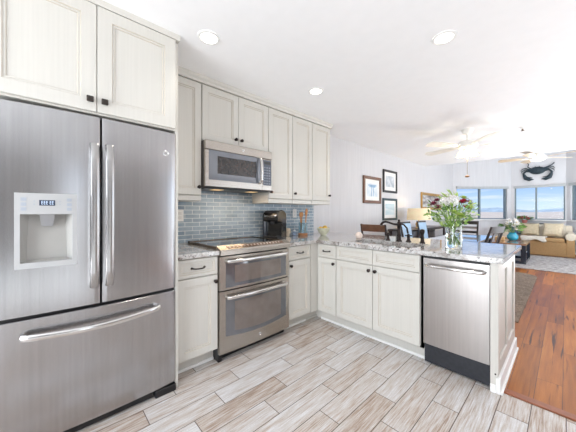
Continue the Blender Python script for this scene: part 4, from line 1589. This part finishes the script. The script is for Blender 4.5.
for (r_, d_, z_, rad, kd) in blooms:
    c = Vector((vx, vy, vz0 + z_)) + VR * r_ + VD * d_
    ax = (c - Vector((vx, vy, vz0 + 0.15))).normalized() * 0.7 + Vector((0.2, -0.25, 0.4))
    mb = MB()
    if kd == 'white':
        for q in range(16):
            th = q * 2.39996
            zz = 1 - (q + .5) / 11.0
            dv = Vector((math.cos(th) * math.sqrt(max(0, 1 - zz * zz)), math.sin(th) * math.sqrt(max(0, 1 - zz * zz)), zz))
            petal_flower(mb, c + dv * rad * .62, dv, rad * .5, FM[kd], FM[kd], 5, 1, 0.3)
        mb.ball(c, rad * .6, 10, 8, FM[kd])
    petal_flower(mb, c, ax, rad * (1.0 if kd == 'white' else 1.35), FM[kd], shade_mat('flower_heart', (214, 186, 96)) if kd in ('white', 'lilac') else FM[kd], 9, 3 if kd in ('red', 'lime', 'white') else 2, 0.5)
    bl = mb.build(kd + '_bloom', FM[kd], bq)
    mb = MB()
    nk = Vector((vx, vy, vz0 + 0.20)) + VR * (r_ * 0.22) + VD * (d_ * 0.22)
    ft = Vector((vx - VR.x * r_ * 0.25, vy - VR.y * r_ * 0.25, vz0 + 0.03)) - VD * d_ * 0.3
    mb.tube([ft, nk, nk.lerp(c, 0.5) + Vector((0, 0, 0.02)), c], [0.0025, 0.003, 0.0025, 0.002], 6)
    mb.build('stem', G1, bq)
mb = MB()
for k in range(430):
    a = rnd.uniform(0, 2 * PI)
    z = rnd.uniform(0.17, 0.385)
    rmax = 0.055 + 0.125 * min(1.0, (z - 0.17) / 0.10)
    rr = rmax * math.sqrt(rnd.random())
    p = Vector((vx + rr * math.cos(a), vy + rr * math.sin(a), vz0 + z)) - VR * 0.02
    d = Vector((math.cos(a) * rnd.uniform(.2, 1.0), math.sin(a) * rnd.uniform(.2, 1.0), rnd.uniform(-0.2, 1.2)))
    leaf(mb, p, d, rnd.uniform(0.025, 0.05), rnd.uniform(0.010, 0.022), rnd.choice([G1, G1, G2, G3]), rnd.uniform(-1, 1))
fo = mb.build('leaf_spray', G1, bq)
fo['kind'] = 'stuff'
mb = MB()
for k in range(9):
    a, z = rnd.uniform(0, 6.28), 0.06 + 0.012 * k
    p = Vector((vx + 0.025 * math.cos(a), vy + 0.025 * math.sin(a), vz0 + z))
    leaf(mb, p, Vector((math.cos(a), math.sin(a), 1.2)), 0.035, 0.014, G2, rnd.uniform(-1, 1))
o = mb.build('submerged_leaves', G2, bq)
o['kind'] = 'stuff'
# tall pale lily buds at the top
for (r_, z_, tilt) in ((-0.06, 0.50, -0.35), (-0.015, 0.515, 0.15), (-0.09, 0.475, -0.6), (0.03, 0.485, 0.55), (-0.035, 0.47, -0.1)):
    c0 = Vector((vx, vy, vz0 + 0.30)) + VR * r_ * 0.4
    c1 = Vector((vx, vy, vz0 + z_ - 0.05)) + VR * r_
    mb = MB()
    mb.tube([c0, c0.lerp(c1, .6), c1], [0.003, 0.0025, 0.002], 6, G1)
    for q in range(5):
        leaf(mb, c1 + Vector((0, 0, -0.012 * q)), VR * (tilt + (q - 2) * 0.5) + Vector((0, 0, 1.0)), 0.065, 0.02, G2, rnd.uniform(-.6, .6))
    mb.build('lily_bud', G2, bq)

# ================================================================== dining area
M_BROWN = mat('brown_wood', (112, 78, 58), 0.3, 0, 0.2, 18)
M_DARK = mat('espresso_wood', (44, 36, 36), 0.5, 0, 0.2, 18)
M_BLUEPAD = mat('pale_blue_upholstery', (172, 200, 226), 0.6, 0, 0.06, 40)
M_GREYPAD = mat('taupe_seat_cloth', (176, 156, 140), 0.7, 0, 0.1, 60)

mb = MB()
def rug_poly(x0, x1, y0, y1, r):
    pts = []
    for (cx_, cy_, a0) in ((x1 - r, y0 + .02, None), (x1 - r, y1 - r, 0), (x0 + r, y1 - r, PI / 2), (x0 + .02, y0 + .02, None)):
        if a0 is None:
            continue
        for i in range(9):
            a = a0 + PI / 2 * i / 8
            pts.append((cx_ + r * math.cos(a), cy_ + r * math.sin(a)))
    return pts
def textile(name, c1, c2, sx, sy):
    t = NT(name)
    n1 = t.noise(t.coords((sx, sy, 1)), 1.0, 3, 0.7)
    n2 = t.noise(t.coords((8, 8, 8)), 1.0, 4, 0.7)
    c = t.ramp(t.math('ADD', t.math('MULTIPLY', n1, 0.7), t.math('MULTIPLY', n2, 0.3)), [(0.38, lin(c1)), (0.62, lin(c2))])
    t.link(c, t.b.inputs['Base Color'])
    t.b.inputs['Roughness'].default_value = 0.95
    t.bump(n1, 0.6, 0.01)
    return t.m
pts = [(0.55, 3.79), (2.19, 3.79)] + rug_poly(0.55, 2.19, 3.79, 6.95, 0.32)
mb.prism(pts, 'Z', 0.0005, 0.012)
solo(mb, 'dining_rug', textile('brown_woven_jute', (78, 66, 56), (148, 130, 114), 40, 60), 'brown woven rug with rounded corner under the dining table', 'rug', (1.2, 5.3, 0))
RZ = 0.0125
dt = thing('dining_table', 'glossy dark dining table behind the peninsula, window reflection put into its pale top colour', 'table', (1.30, 5.40, RZ))
bx(0.86, 1.60, 4.35, 6.45, 0.725, 0.755, bev=0.006).build('tabletop', mat('table_top_sky_tint', (176, 190, 204), 0.06, 0.0, 0.05, 6, coat=1.0), dt)  # pale blue base colour paints the sky reflection onto the dark top
bx(0.95, 1.52, 4.44, 6.36, 0.64, 0.7255).build('apron', M_DARK, dt)
for (x, y) in ((0.95, 4.44), (1.52, 4.44), (0.95, 6.36), (1.52, 6.36)):
    bx(x - .04, x + .04, y - .04, y + .04, RZ, 0.7255, bev=0.004).build('leg', M_DARK, dt)

def chair(label, x, y, face, style, top=1.03, lean=0.10, z0=RZ):
    """face = direction the sitter looks, radians; local +x is the front"""
    t = thing('dining_chair', label, 'chair', (x, y, z0), 'dining chairs')
    Mx = T(x, y, z0) @ Rz(face)
    wood = M_DARK
    w = 0.215
    mb = MB()
    mb.box(-0.20, 0.22, -w, w, 0.43, 0.46, bev=0.006, M=Mx)
    mb.build('seat_frame', wood, t)
    mb = MB()
    mb.cushion(0.42, 0.42, 0.06, Mx @ T(0.01, 0, 0.472), None, 0.35, 8)
    mb.build('seat_cushion', M_BLUEPAD if style == 'blue' else (M_DARK if style == 'splat' else M_GREYPAD), t)
    for sy in (-1, 1):
        mb = MB()
        mb.tube([Mx @ Vector((0.195, sy * (w - .02), 0)), Mx @ Vector((0.195, sy * (w - .02), 0.43))], [0.016, 0.021], 8)
        mb.build('leg', wood, t)
        mb = MB()
        P = [(-0.23, 0), (-0.23, 0.03), (-0.20, 0.25), (-0.19, 0.46), (-0.20 - lean * .4, 0.72), (-0.20 - lean, top)]
        mb.tube([Mx @ Vector((a, sy * (w - .012), b)) for a, b in P], [0.017, 0.017, 0.019, 0.021, 0.019, 0.016], 8)
        mb.build('back_post', wood, t)
    def bx_at(z):
        return -0.20 - lean * max(0, (z - 0.46) / (top - 0.46))
    def rail(za, zb, m, nm, yw=w - 0.012, th=0.012):
        mb = MB()
        a, b = bx_at(za), bx_at(zb)
        rs = []
        for i in range(9):
            y_ = -yw + 2 * yw * i / 8
            bowx = -0.018 * (1 - (y_ / yw) ** 2)
            rs.append([Mx @ Vector(p) for p in ((a + bowx - th, y_, za), (a + bowx + th, y_, za), (b + bowx + th, y_, zb), (b + bowx - th, y_, zb))])
        mb.rings(rs, None, True, False)
        return mb.build(nm, m, t)
    if style == 'brown':
        rail(top - 0.115, top - 0.005, M_BROWN, 'top_rail')
        rail(0.70, 0.76, M_BROWN, 'back_slat')
    elif style == 'blue':
        rail(0.58, top - 0.03, M_BLUEPAD, 'back_pad', th=0.018)
        rail(top - 0.03, top, wood, 'top_rail')
    elif style == 'ladder':
        rail(top - 0.075, top, wood, 'top_rail')
        rail(top - 0.17, top - 0.12, mat('grey_slat', (128, 120, 118), 0.4), 'back_slat')
        rail(top - 0.27, top - 0.22, wood, 'back_slat')
    else:
        rail(top - 0.10, top, wood, 'top_rail')
        rail(0.55, 0.60, wood, 'lower_rail')
        for yy in (-0.09, 0.09):
            mb = MB()
            pr = []
            for z in (0.58, 0.75, 0.95):
                pr.append(Mx @ Vector((bx_at(z) - .008, yy, z)))
            mb.tube(pr, 1.0, 8, flat=(0.03, 0.010))
            mb.build('splat', wood, t)
    for sy in (-1, 1):
        mb = MB()
        mb.tube([Mx @ Vector((-0.215, sy * (w - .02), 0.18)), Mx @ Vector((0.195, sy * (w - .02), 0.18))], 0.010, 6)
        mb.build('stretcher', wood, t)
    return t
chair('chair with brown wooden top rail near the grey wall, just behind the faucet', 0.485, 4.02, PI / 2, 'brown', 1.02, 0.09)
chair('nearer of the two pale blue backed dining chairs on the wall side of the table', 0.80, 4.88, 0, 'blue', 1.03, 0.10)
chair('farther of the two pale blue backed dining chairs on the wall side of the table', 0.82, 5.62, 0, 'blue', 1.03, 0.10)
chair('dark ladder-back dining chair at the far end of the table, right of the flower vase', 1.02, 6.68, -PI / 2, 'ladder', 1.01, 0.10)
chair('dark dining chair with open splat back pulled out towards the sofa, right of the table', 1.50, 5.18, PI - 0.25, 'splat', 0.985, 0.15)

# console table with lamp by the left wall
M_CONS = mat('charcoal_wood', (58, 50, 50), 0.35, 0, 0.2, 18)
ctb = thing('console_table', 'dark console table along the grey wall under the lamp', 'console table', (0.26, 6.2, 0))
bx(0.04, 0.46, 5.15, 7.45, 0.83, 0.87, bev=0.004).build('top', M_CONS, ctb)
bx(0.06, 0.44, 5.2, 7.4, 0.60, 0.63).build('shelf', M_CONS, ctb)
for (x, y) in ((0.07, 5.2), (0.43, 5.2), (0.07, 7.4), (0.43, 7.4), (0.43, 6.3), (0.07, 6.3)):
    bx(x - .025, x + .025, y - .025, y + .025, 0, 0.83, bev=0.003).build('leg', M_CONS, ctb)
bk_ = thing('storage_basket', 'grey fabric basket at the right end of the console shelf', 'basket', (0.25, 7.07, 0.63))
mb = MB()
mb.box(0.08, 0.42, 6.78, 7.36, 0.6305, 0.80, bev=0.01)
mb.build('body', mat('grey_basket_cloth', (150, 148, 150), 0.8, 0, 0.15, 60), bk_)
mb = MB()
mb.box(0.075, 0.425, 6.775, 7.365, 0.785, 0.81, bev=0.004)
mb.build('rim', mat('basket_rim_pale', (196, 192, 188), 0.7), bk_)
bx(0.08, 0.42, 6.40, 6.72, 0.6305, 0.655, bev=0.003)
def book(x0, x1, y0, y1, z0, z1, rgb, lb):
    t = thing('book', lb, 'book', ((x0 + x1) / 2, (y0 + y1) / 2, z0))
    mb = MB()
    mb.box(x0, x1, y0, y1, z0, z0 + .003)
    mb.box(x0, x1, y0, y1, z1 - .003, z1)
    mb.box(x0, x0 + .003, y0, y1, z0, z1)
    mb.build('cover', mat('book_cloth_%d' % rgb[0], rgb, 0.6), t)
    bx(x0 + .004, x1 - .004, y0 + .004, y1 - .004, z0 + .003, z1 - .003).build('pages', mat('book_paper', (232, 226, 214), 0.8), t)
lx, ly = 0.36, 5.93
tl = thing('table_lamp', 'table lamp with wide cream drum shade on the console table', 'lamp', (lx, ly, 0.87))
mb = MB()
mb.lathe([(0.075, 0.0005), (0.078, 0.012), (0.045, 0.03), (0.065, 0.08), (0.060, 0.12), (0.025, 0.15), (0.012, 0.165), (0.012, 0.30)], (lx, ly, 0.87), 20)
mb.build('base', mat('honey_ceramic', (202, 168, 96), 0.25, 0, 0.1), tl)
mb = MB()
mb.lathe([(0.240, 0.185), (0.222, 0.435), (0.219, 0.435), (0.237, 0.185)], (lx, ly, 0.87), 36, cap=False)
ms = mat('lit_cream_shade', (244, 226, 192), 0.8, 0, 0.05, emit=(255, 222, 170), strength=0.10)
mb.build('lamp_shade', ms, tl)
mb = MB()
mb.ball((lx, ly, 1.20), 0.035, 12, 8)
mb.build('light_bulb', mat('warm_bulb_glass', (255, 230, 190), 0.4, 0, 0, emit=(255, 215, 150), strength=6), tl)
bulb((lx, ly, 1.27), 2.5, 0.04, (1, 0.82, 0.6))

# pictures on the left wall
def picture(y0, y1, z0, z1, fw, fm, mw_, art, label, extra=None):
    t = thing('framed_picture', label, 'picture', (0.0, (y0 + y1) / 2, (z0 + z1) / 2), 'framed pictures on the grey wall')
    mb = MB()
    for (a, b, c, d) in ((y0, y1, z0, z0 + fw), (y0, y1, z1 - fw, z1), (y0, y0 + fw, z0 + fw, z1 - fw), (y1 - fw, y1, z0 + fw, z1 - fw)):
        mb.box(0.001, 0.030, a, b, c, d, bev=0.004)
    mb.build('frame', fm, t)
    bx(0.002, 0.012, y0 + fw * .8, y1 - fw * .8, z0 + fw * .8, z1 - fw * .8).build('mat_board', mat('mat_board_white', (236, 236, 234), 0.7, 0, 0.02), t)
    p = bx(0.011, 0.0135, y0 + mw_, y1 - mw_, z0 + mw_, z1 - mw_).build('print', art, t)
    if extra:
        mb = MB()
        extra(mb)
        mb.build('print_motif', mat('ink_blue', (138, 170, 200), 0.6, 0, 0.2), t)
def art_mat(name, stops, sc=(1, 3, 3)):
    t = NT(name)
    f = t.noise(t.coords(sc), 2.5, 5, 0.65)
    t.link(t.ramp(f, [(p, lin(c)) for p, c in stops]), t.b.inputs['Base Color'])
    t.b.inputs['Roughness'].default_value = 0.35
    return t.m
picture(4.235, 4.895, 1.392, 1.905, 0.055, M_BROWN, 0.13, art_mat('pale_watercolour', [(0.3, (196, 210, 222)), (0.7, (232, 236, 238))]),
        'brown framed picture with a pale blue drawing, leftmost of three on the grey wall',
        lambda m_: (m_.box(0.0133, 0.0142, 4.42, 4.72, 1.725, 1.75), m_.box(0.0133, 0.0142, 4.46, 4.68, 1.70, 1.725), m_.box(0.0133, 0.0142, 4.525, 4.548, 1.53, 1.70), m_.box(0.0133, 0.0142, 4.592, 4.615, 1.53, 1.70)))
picture(4.995, 5.617, 1.632, 2.106, 0.045, mat('black_frame', (40, 38, 40), 0.3), 0.12, art_mat('grey_etching', [(0.3, (150, 164, 178)), (0.7, (222, 226, 230))]),
        'black framed print, upper of the two stacked pictures on the grey wall')
picture(4.985, 5.617, 1.055, 1.512, 0.045, mat('dark_teal_frame', (52, 70, 74), 0.3), 0.11, art_mat('aqua_seascape', [(0.3, (170, 200, 210)), (0.7, (226, 232, 234))], (1, 0.6, 6)),
        'dark teal framed print, lower of the two stacked pictures on the grey wall')
picture(7.03, 8.60, 1.29, 1.742, 0.07, mat('gold_frame', (186, 142, 70), 0.35, 0.5, 0.15), 0.072, art_mat('landscape_painting', [(0.32, (70, 62, 60)), (0.48, (160, 152, 146)), (0.6, (206, 208, 210)), (0.75, (120, 110, 96))], (1, 1.2, 4)),
        'wide gold framed landscape painting behind the flowers')

# ================================================================== living area
mb = MB()
mb.box(0.95, 4.3, 7.53, 10.02, 0.0005, 0.012, bev=0.003)
solo(mb, 'area_rug', textile('pale_grey_area_rug', (118, 114, 114), (184, 180, 177), 12, 12), 'large pale grey patterned area rug in front of the sofa', 'rug', (2.6, 8.8, 0))
M_TAN = mat('tan_slipcover', (164, 130, 88), 0.85, 0, 0.08, 30)
M_CREAM = mat('cream_upholstery', (196, 186, 168), 0.85, 0, 0.06, 30)
sx0, sx1, sy0, sy1 = 1.18, 2.74, 10.12, 10.92
so = thing('sofa', 'tan skirted sofa with cream back under the middle window', 'sofa', (1.92, 10.5, 0))
mb = MB()
mb.box(sx0 + .175, sx1 - .175, sy0 + .02, sy1, 0.012, 0.40, bev=0.01)
mb.build('skirted_base', M_TAN, so)
for k in range(2):
    xa = sx0 + .20 + k * (sx1 - sx0 - .40) / 2
    xb = xa + (sx1 - sx0 - .40) / 2 - .008
    mb = MB()
    mb.box(xa, xb, sy0, sy1 - .2, 0.395, 0.50, bev=0.03, seg=3)
    mb.build('seat_cushion', M_TAN, so)
for k in range(2):
    xa = sx0 + .18 + k * (sx1 - sx0 - .36) / 2
    xb = xa + (sx1 - sx0 - .36) / 2 - .008
    mb = MB()
    mb.box(xa, xb, sy1 - .30, sy1 - .10, 0.48, 0.86, bev=0.05, seg=3, M=T(0, sy1 - .2, 0.5) @ Rx(-0.12) @ T(0, -(sy1 - .2), -0.5))
    mb.build('back_cushion', M_CREAM, so)
mb = MB()
mb.box(sx0 + .06, sx1 - .06, sy1 - .13, sy1, 0.35, 0.84, bev=0.03, seg=2)
mb.build('backrest', M_CREAM, so)
for xa in (sx0, sx1 - .20):
    mb = MB()
    mb.box(xa + .025, xa + .175, sy0 + .018, sy1, 0.012, 0.50, bev=0.008)
    mb.build('arm_panel', M_TAN, so)
    mb = MB()
    mb.lathe([(0.02, 0), (0.095, 0.004), (0.105, 0.02), (0.105, sy1 - sy0 - .03), (0.02, sy1 - sy0 - .02)], (xa + .10, sy0 + .01, 0.555), 18, axis='Y')
    mb.build('arm', M_CREAM, so)
def pillow(x, y, z, s, rx, rz, m, label):
    mb = MB()
    mb.cushion(s, s, 0.15, T(x, y, z) @ Rz(rz) @ Rx(rx), None, 0.5, 10)
    solo(mb, 'throw_pillow', m, label, 'pillow', (x, y, z - s * .4))
M_PILL = mat('beige_pillow_linen', (178, 164, 138), 0.9, 0, 0.12, 25)
pillow(1.84, 10.43, 0.72, 0.38, 1.15, 0.05, M_PILL, 'beige pillow in the middle of the tan sofa')
pillow(2.30, 10.40, 0.73, 0.40, 1.10, -0.20, mat('cream_pillow_linen', (196, 182, 156), 0.9, 0, 0.1, 25), 'large cream pillow leaning at the right arm of the tan sofa')
pillow(1.51, 10.45, 0.67, 0.24, 1.15, 0.0, mat('navy_striped_pillow', (70, 84, 116), 0.9, 0, 0.4, 18, stretch=(8, 1, 1)), 'navy pillow at the left end of the tan sofa')
tb = MB()
rows = []
for i in range(13):
    u = i / 12
    row = []
    for j in range(17):
        v = j / 16
        x = 1.66 + 0.52 * v + 0.02 * math.sin(u * 7)
        if u < 0.7:
            y = 10.28 - 0.20 * u / 0.7
            z = 0.512
        else:
            y = 10.08 - 0.02 * (u - .7)
            z = 0.512 - (u - 0.7) / 0.3 * (0.10 + 0.03 * math.sin(v * 9))
        z += 0.010 * math.sin(v * 14 + u * 5) + 0.012
        row.append((x, y, z))
    rows.append(row)
tb.rings(rows, None, False, True, closed=False)
o = solo(tb, 'throw_blanket', mat('cream_knit', (206, 198, 186), 0.95, 0, 0.12, 40), 'cream throw blanket draped over the seat front of the tan sofa', 'blanket', (1.92, 10.3, 0.5))
sm = o.modifiers.new('thickness', 'SOLIDIFY')
sm.thickness = 0.012
# sofa table with red potted plant under the window
stb = thing('sofa_table', 'narrow dark table behind the tan sofa below the window', 'table', (1.95, 11.07, 0))
bx(1.35, 2.5, 10.95, 11.19, 0.85, 0.88, bev=0.003).build('top', M_CONS, stb)
for (x, y) in ((1.38, 10.97), (2.47, 10.97), (1.38, 11.17), (2.47, 11.17)):
    bx(x - .02, x + .02, y - .02, y + .02, 0, 0.85).build('leg', M_CONS, stb)
pp = thing('potted_plant', 'plant with pinkish red blooms in a pot behind the sofa at the window', 'plant', (1.66, 11.07, 0.88))
mb = MB()
mb.lathe([(0.05, 0.0005), (0.055, 0.005), (0.075, 0.10), (0.07, 0.10)], (1.66, 11.07, 0.88), 18)
mb.build('pot', mat('terracotta_rose', (196, 120, 112), 0.6), pp)
mb = MB()
for k in range(60):
    a = rnd.uniform(0, 6.28)
    p = Vector((1.66 + 0.05 * math.cos(a), 11.07 + 0.03 * math.sin(a), 0.98 + rnd.uniform(0, .08)))
    leaf(mb, p, Vector((math.cos(a) * 1.4, math.sin(a) * .7, rnd.uniform(0, 1))), rnd.uniform(.08, .2), 0.035, rnd.choice([G1, G3]), rnd.uniform(-1, 1))
o = mb.build('foliage', G3, pp)
o['kind'] = 'stuff'
for k in range(6):
    a = k * 1.05
    c = Vector((1.66 + 0.10 * math.cos(a), 11.03 + 0.04 * math.sin(a), 1.03 + 0.025 * (k % 3)))
    mb = MB()
    petal_flower(mb, c, Vector((0.1, -1, .5)), 0.045, shade_mat('rose_petal', (206, 92, 100)), FM['red'], 7, 2, 0.4)
    mb.build('bloom', shade_mat('rose_petal', (206, 92, 100)), pp)

# coffee table
M_NAVY = mat('blue_black_painted_wood', (40, 46, 58), 0.25, 0, 0.1, coat=0.3)
cf = thing('coffee_table', 'coffee table with brown plank top and blue-black frame on the grey rug', 'table', (1.5, 8.6, RZ))
bx(1.06, 1.93, 8.05, 9.15, 0.445, 0.485, bev=0.004).build('top', mat('weathered_brown_top', (150, 112, 84), 0.2, 0, 0.2, 14, coat=0.6), cf)
for (x, y) in ((1.11, 8.11), (1.88, 8.11), (1.11, 9.09), (1.88, 9.09)):
    bx(x - .045, x + .045, y - .045, y + .045, RZ, 0.4455, bev=0.003).build('leg', M_NAVY, cf)
for (a, b, c, d) in ((1.07, 1.15, 8.15, 9.05), (1.84, 1.92, 8.15, 9.05), (1.15, 1.84, 8.07, 8.15), (1.15, 1.84, 9.05, 9.13)):
    bx(a, b, c, d, RZ, 0.075).build('foot_rail', M_NAVY, cf)
bx(1.12, 1.87, 8.12, 9.08, 0.19, 0.215).build('shelf', mat('pale_blue_shelf', (170, 188, 206), 0.3), cf)
tvx, tvy = 1.60, 8.92
tv = thing('flower_vase', 'round teal vase on the coffee table', 'vase', (tvx, tvy, 0.485))
mb = MB()
mb.lathe([(0.06, 0.0005), (0.095, 0.02), (0.12, 0.07), (0.115, 0.13), (0.085, 0.17), (0.075, 0.19), (0.085, 0.205), (0.078, 0.205), (0.068, 0.19), (0.002, 0.185)], (tvx, tvy, 0.485), 24, cap=False)
mb.lathe([(0.0605, 0.0005), (0.0605, 0.002)], (tvx, tvy, 0.485), 24)
mb.build('body', mat('teal_glaze', (44, 158, 186), 0.15, 0, 0.1, coat=0.5), tv)
tf = thing('flower_arrangement', 'white and cream flowers with dark leaves in the teal vase', 'flowers', (tvx, tvy, 0.69))
mb = MB()
for k in range(110):
    a = rnd.uniform(0, 6.28)
    rr = 0.2 * math.sqrt(rnd.random())
    p = Vector((tvx + rr * math.cos(a), tvy + rr * math.sin(a), 0.70 + rnd.uniform(0.0, 0.24) * (1.1 - rr)))
    leaf(mb, p, Vector((math.cos(a), math.sin(a), rnd.uniform(-.3, .8))), rnd.uniform(.07, .14), 0.04, rnd.choice([G1, G3, G3]), rnd.uniform(-1, 1))
for k in range(10):
    a = k * 0.63
    mb.tube([(tvx + .01 * math.cos(a), tvy + .01 * math.sin(a), 0.672), (tvx + .12 * math.cos(a), tvy + .12 * math.sin(a), 0.86)], 0.004, 5, G1)
o = mb.build('foliage', G3, tf)
o['kind'] = 'stuff'
for (r_, d_, z_, rad) in ((-0.15, 0, 0.93, 0.075), (-0.05, -0.08, 0.88, 0.08), (0.05, -0.05, 0.95, 0.085), (0.15, 0.0, 0.90, 0.075), (-0.09, -0.02, 1.0, 0.07), (0.11, 0.05, 1.02, 0.06), (0.0, -0.1, 0.80, 0.07), (0.18, 0.02, 0.80, 0.06)):
    c = Vector((tvx, tvy, z_)) + VR * r_ + VD * d_
    mb = MB()
    petal_flower(mb, c, Vector((0.4, -0.6, .5)), rad, FM['white'], shade_mat('flower_heart', (0, 0, 0)), 9, 3, 0.5)
    mb.build('white_bloom', FM['white'], tf)
mb = MB()
mb.box(1.28, 1.46, 8.62, 8.82, 0.4855, 0.56, bev=0.006)
mb2 = thing('trinket_box', 'small tan wooden box on the coffee table left of the teal vase', 'box', (1.37, 8.72, 0.485))
mb.build('body', mat('tan_wood_box', (196, 160, 112), 0.5, 0, 0.15, 20), mb2)
mb = MB()
mb.box(1.275, 1.465, 8.615, 8.825, 0.5605, 0.585, bev=0.005)
mb.build('lid', mat('tan_wood_lid', (206, 174, 128), 0.5, 0, 0.15, 20), mb2)

# ------------------------------------------------------------------ ceiling fans
M_FANW = mat('fan_white', (240, 238, 232), 0.4, 0, 0.02)
M_BLADE = mat('fan_blade_cream', (246, 242, 233), 0.45, 0, 0.05)
def fan(label, x, y, zc, zb, R_, rot, blade_m, kind, chain=0.0):
    t = thing('ceiling_fan', label, 'ceiling fan', (x, y, zb), 'ceiling fans')
    mb = MB()
    mb.lathe([(0.075, zc + 0.0), (0.075, zc - 0.02), (0.05, zc - 0.06), (0.015, zc - 0.07)], (x, y, 0), 24)
    mb.build('canopy', M_FANW, t)
    mb = MB()
    mb.tube([(x, y, zc - 0.06), (x, y, zb + 0.05)], 0.013, 10)
    mb.build('downrod', M_FANW, t)
    mb = MB()
    mb.lathe([(0.03, zb + 0.075), (0.10, zb + 0.06), (0.13, zb + 0.02), (0.13, zb - 0.02), (0.09, zb - 0.05), (0.05, zb - 0.06)], (x, y, 0), 28)
    mb.build('motor_housing', M_FANW, t)
    for k in range(5):
        a = rot + 2 * PI * k / 5
        Mx = T(x, y, zb) @ Rz(a) @ Rx(0.22)
        mb = MB()
        poly = [(0.20, -0.045), (0.30, -0.06), (0.50, -0.072), (R_ - .06, -0.078), (R_ - .015, -0.05), (R_, 0.0), (R_ - .015, 0.05), (R_ - .06, 0.078), (0.50, 0.072), (0.30, 0.06), (0.20, 0.045)]
        mb.prism(poly, 'Z', -0.004, 0.004, M=Mx)
        bl = mb.build('blade', blade_m, t)
        mb = MB()
        mb.box(0.11, 0.25, -0.018, 0.018, -0.010, -0.003, bev=0.002, M=Mx)
        mb.build('blade_iron', M_FANW, bl)
    if kind == 'bowl':
        mb = MB()
        mb.lathe([(0.05, zb - 0.055), (0.06, zb - 0.075), (0.03, zb - 0.08)], (x, y, 0), 20)
        mb.build('light_fitter', M_FANW, t)
        for k in range(3):
            a = rot + 0.4 + 2 * PI * k / 3
            c = (x + 0.085 * math.cos(a), y + 0.085 * math.sin(a), 0)
            mb = MB()
            mb.lathe([(0.02, zb - 0.06), (0.045, zb - 0.09), (0.065, zb - 0.14), (0.06, zb - 0.145), (0.04, zb - 0.10), (0.01, zb - 0.08)], c, 16, cap=False)
            mb.build('glass_shade', mat('lit_amber_glass', (255, 240, 205), 0.4, 0, 0.05, emit=(255, 226, 160), strength=1.6), t)
        bulb((x, y, zb - 0.17), 12, 0.04, (1, 0.86, 0.62))
    else:
        mb = MB()
        mb.lathe([(0.10, zb - 0.030), (0.12, zb - 0.035), (0.11, zb - 0.050), (0.07, zb - 0.062), (0.02, zb - 0.068)], (x, y, 0), 24)
        mb.build('glass_shade', mat('glowing_hub_dome', (255, 255, 255), 0.3, 0, 0.0, emit=(250, 252, 255), strength=1.4), t)  # added glow stands in for the window's bright reflection on the hub
        bulb((x, y, zb - 0.16), 4, 0.04, (1, 0.97, 0.92))  # added bulb below the glowing dome
    if chain:
        mb = MB()
        mb.tube([(x, y, zb - 0.06), (x, y, chain + 0.03)], 0.003, 6)
        mb.build('pull_chain', mat('chain_brass', (150, 130, 96), 0.4, 0.8), t)
        mb = MB()
        mb.ball((x, y, chain), 0.03, 12, 8, sc=(1, 1, 0.55))
        mb.build('pull_fob', mat('fob_brown', (120, 88, 60), 0.5), t)
fan('cream ceiling fan with lit amber glass shades over the dining table', 1.56, 4.52, CEIL, 2.20, 0.66, 0.35, M_BLADE, 'bowl', 1.75)
fan('white ceiling fan with an added glowing dome in the living area', 2.14, 7.65, vz(7.65), 2.385, 0.66, 0.75, mat('fan_blade_tan', (196, 178, 154), 0.45, 0, 0.08), 'dome')

# ------------------------------------------------------------------ metal crab on the far wall
cr_ = thing('crab_wall_sculpture', 'dark metal crab hanging on the far wall above the middle window', 'wall sculpture', (1.945, 11.25, 2.50))
M_CRAB = mat('dark_patina_metal', (44, 58, 66), 0.4, 0.5, 0.35, 14)
ccx, ccy, ccz = 1.945, 11.215, 2.53
mb = MB()
mb.ball((ccx, ccy, ccz), 0.19, 20, 12, sc=(1.0, 0.16, 0.62))
for s_ in (-1, 1):
    mb.ball((ccx + s_ * 0.16, ccy, ccz + 0.03), 0.06, 10, 8, sc=(1.2, 0.4, 0.5))
mb.build('shell', M_CRAB, cr_)
for s_ in (-1, 1):
    mb = MB()
    def P(u, v):
        return (ccx + s_ * u, ccy, ccz + v)
    mb.tube([P(0.16, -0.02), P(0.26, 0.0), P(0.32, -0.07), P(0.30, -0.14)], [0.022, 0.026, 0.030, 0.034], 10)
    mb.tube([P(0.31, -0.12), P(0.27, -0.22), P(0.18, -0.28), P(0.08, -0.275)], [0.04, 0.058, 0.045, 0.006], 10)
    mb.tube([P(0.27, -0.18), P(0.20, -0.215), P(0.11, -0.215)], [0.03, 0.022, 0.005], 8)
    mb.build('claw', M_CRAB, cr_)
    for (pts_) in ([(0.14, 0.06), (0.22, 0.13), (0.20, 0.22), (0.235, 0.26)], [(0.16, 0.04), (0.28, 0.10), (0.35, 0.08), (0.39, 0.02)], [(0.16, 0.02), (0.29, 0.05), (0.36, 0.0), (0.37, -0.05)]):
        if s_ == 1 and pts_[2] == (0.20, 0.22):
            pts_ = [(0.14, 0.06), (0.25, 0.11), (0.33, 0.15), (0.37, 0.20)]
        mb = MB()
        mb.tube([P(*q) for q in pts_], [0.016, 0.014, 0.012, 0.018 if pts_[0][1] == 0.06 else 0.004], 8)
        mb.build('leg', M_CRAB, cr_)
    mb = MB()
    mb.tube([P(0.04, 0.10), P(0.05, 0.135)], [0.007, 0.012], 8)
    mb.build('eye', M_CRAB, cr_)
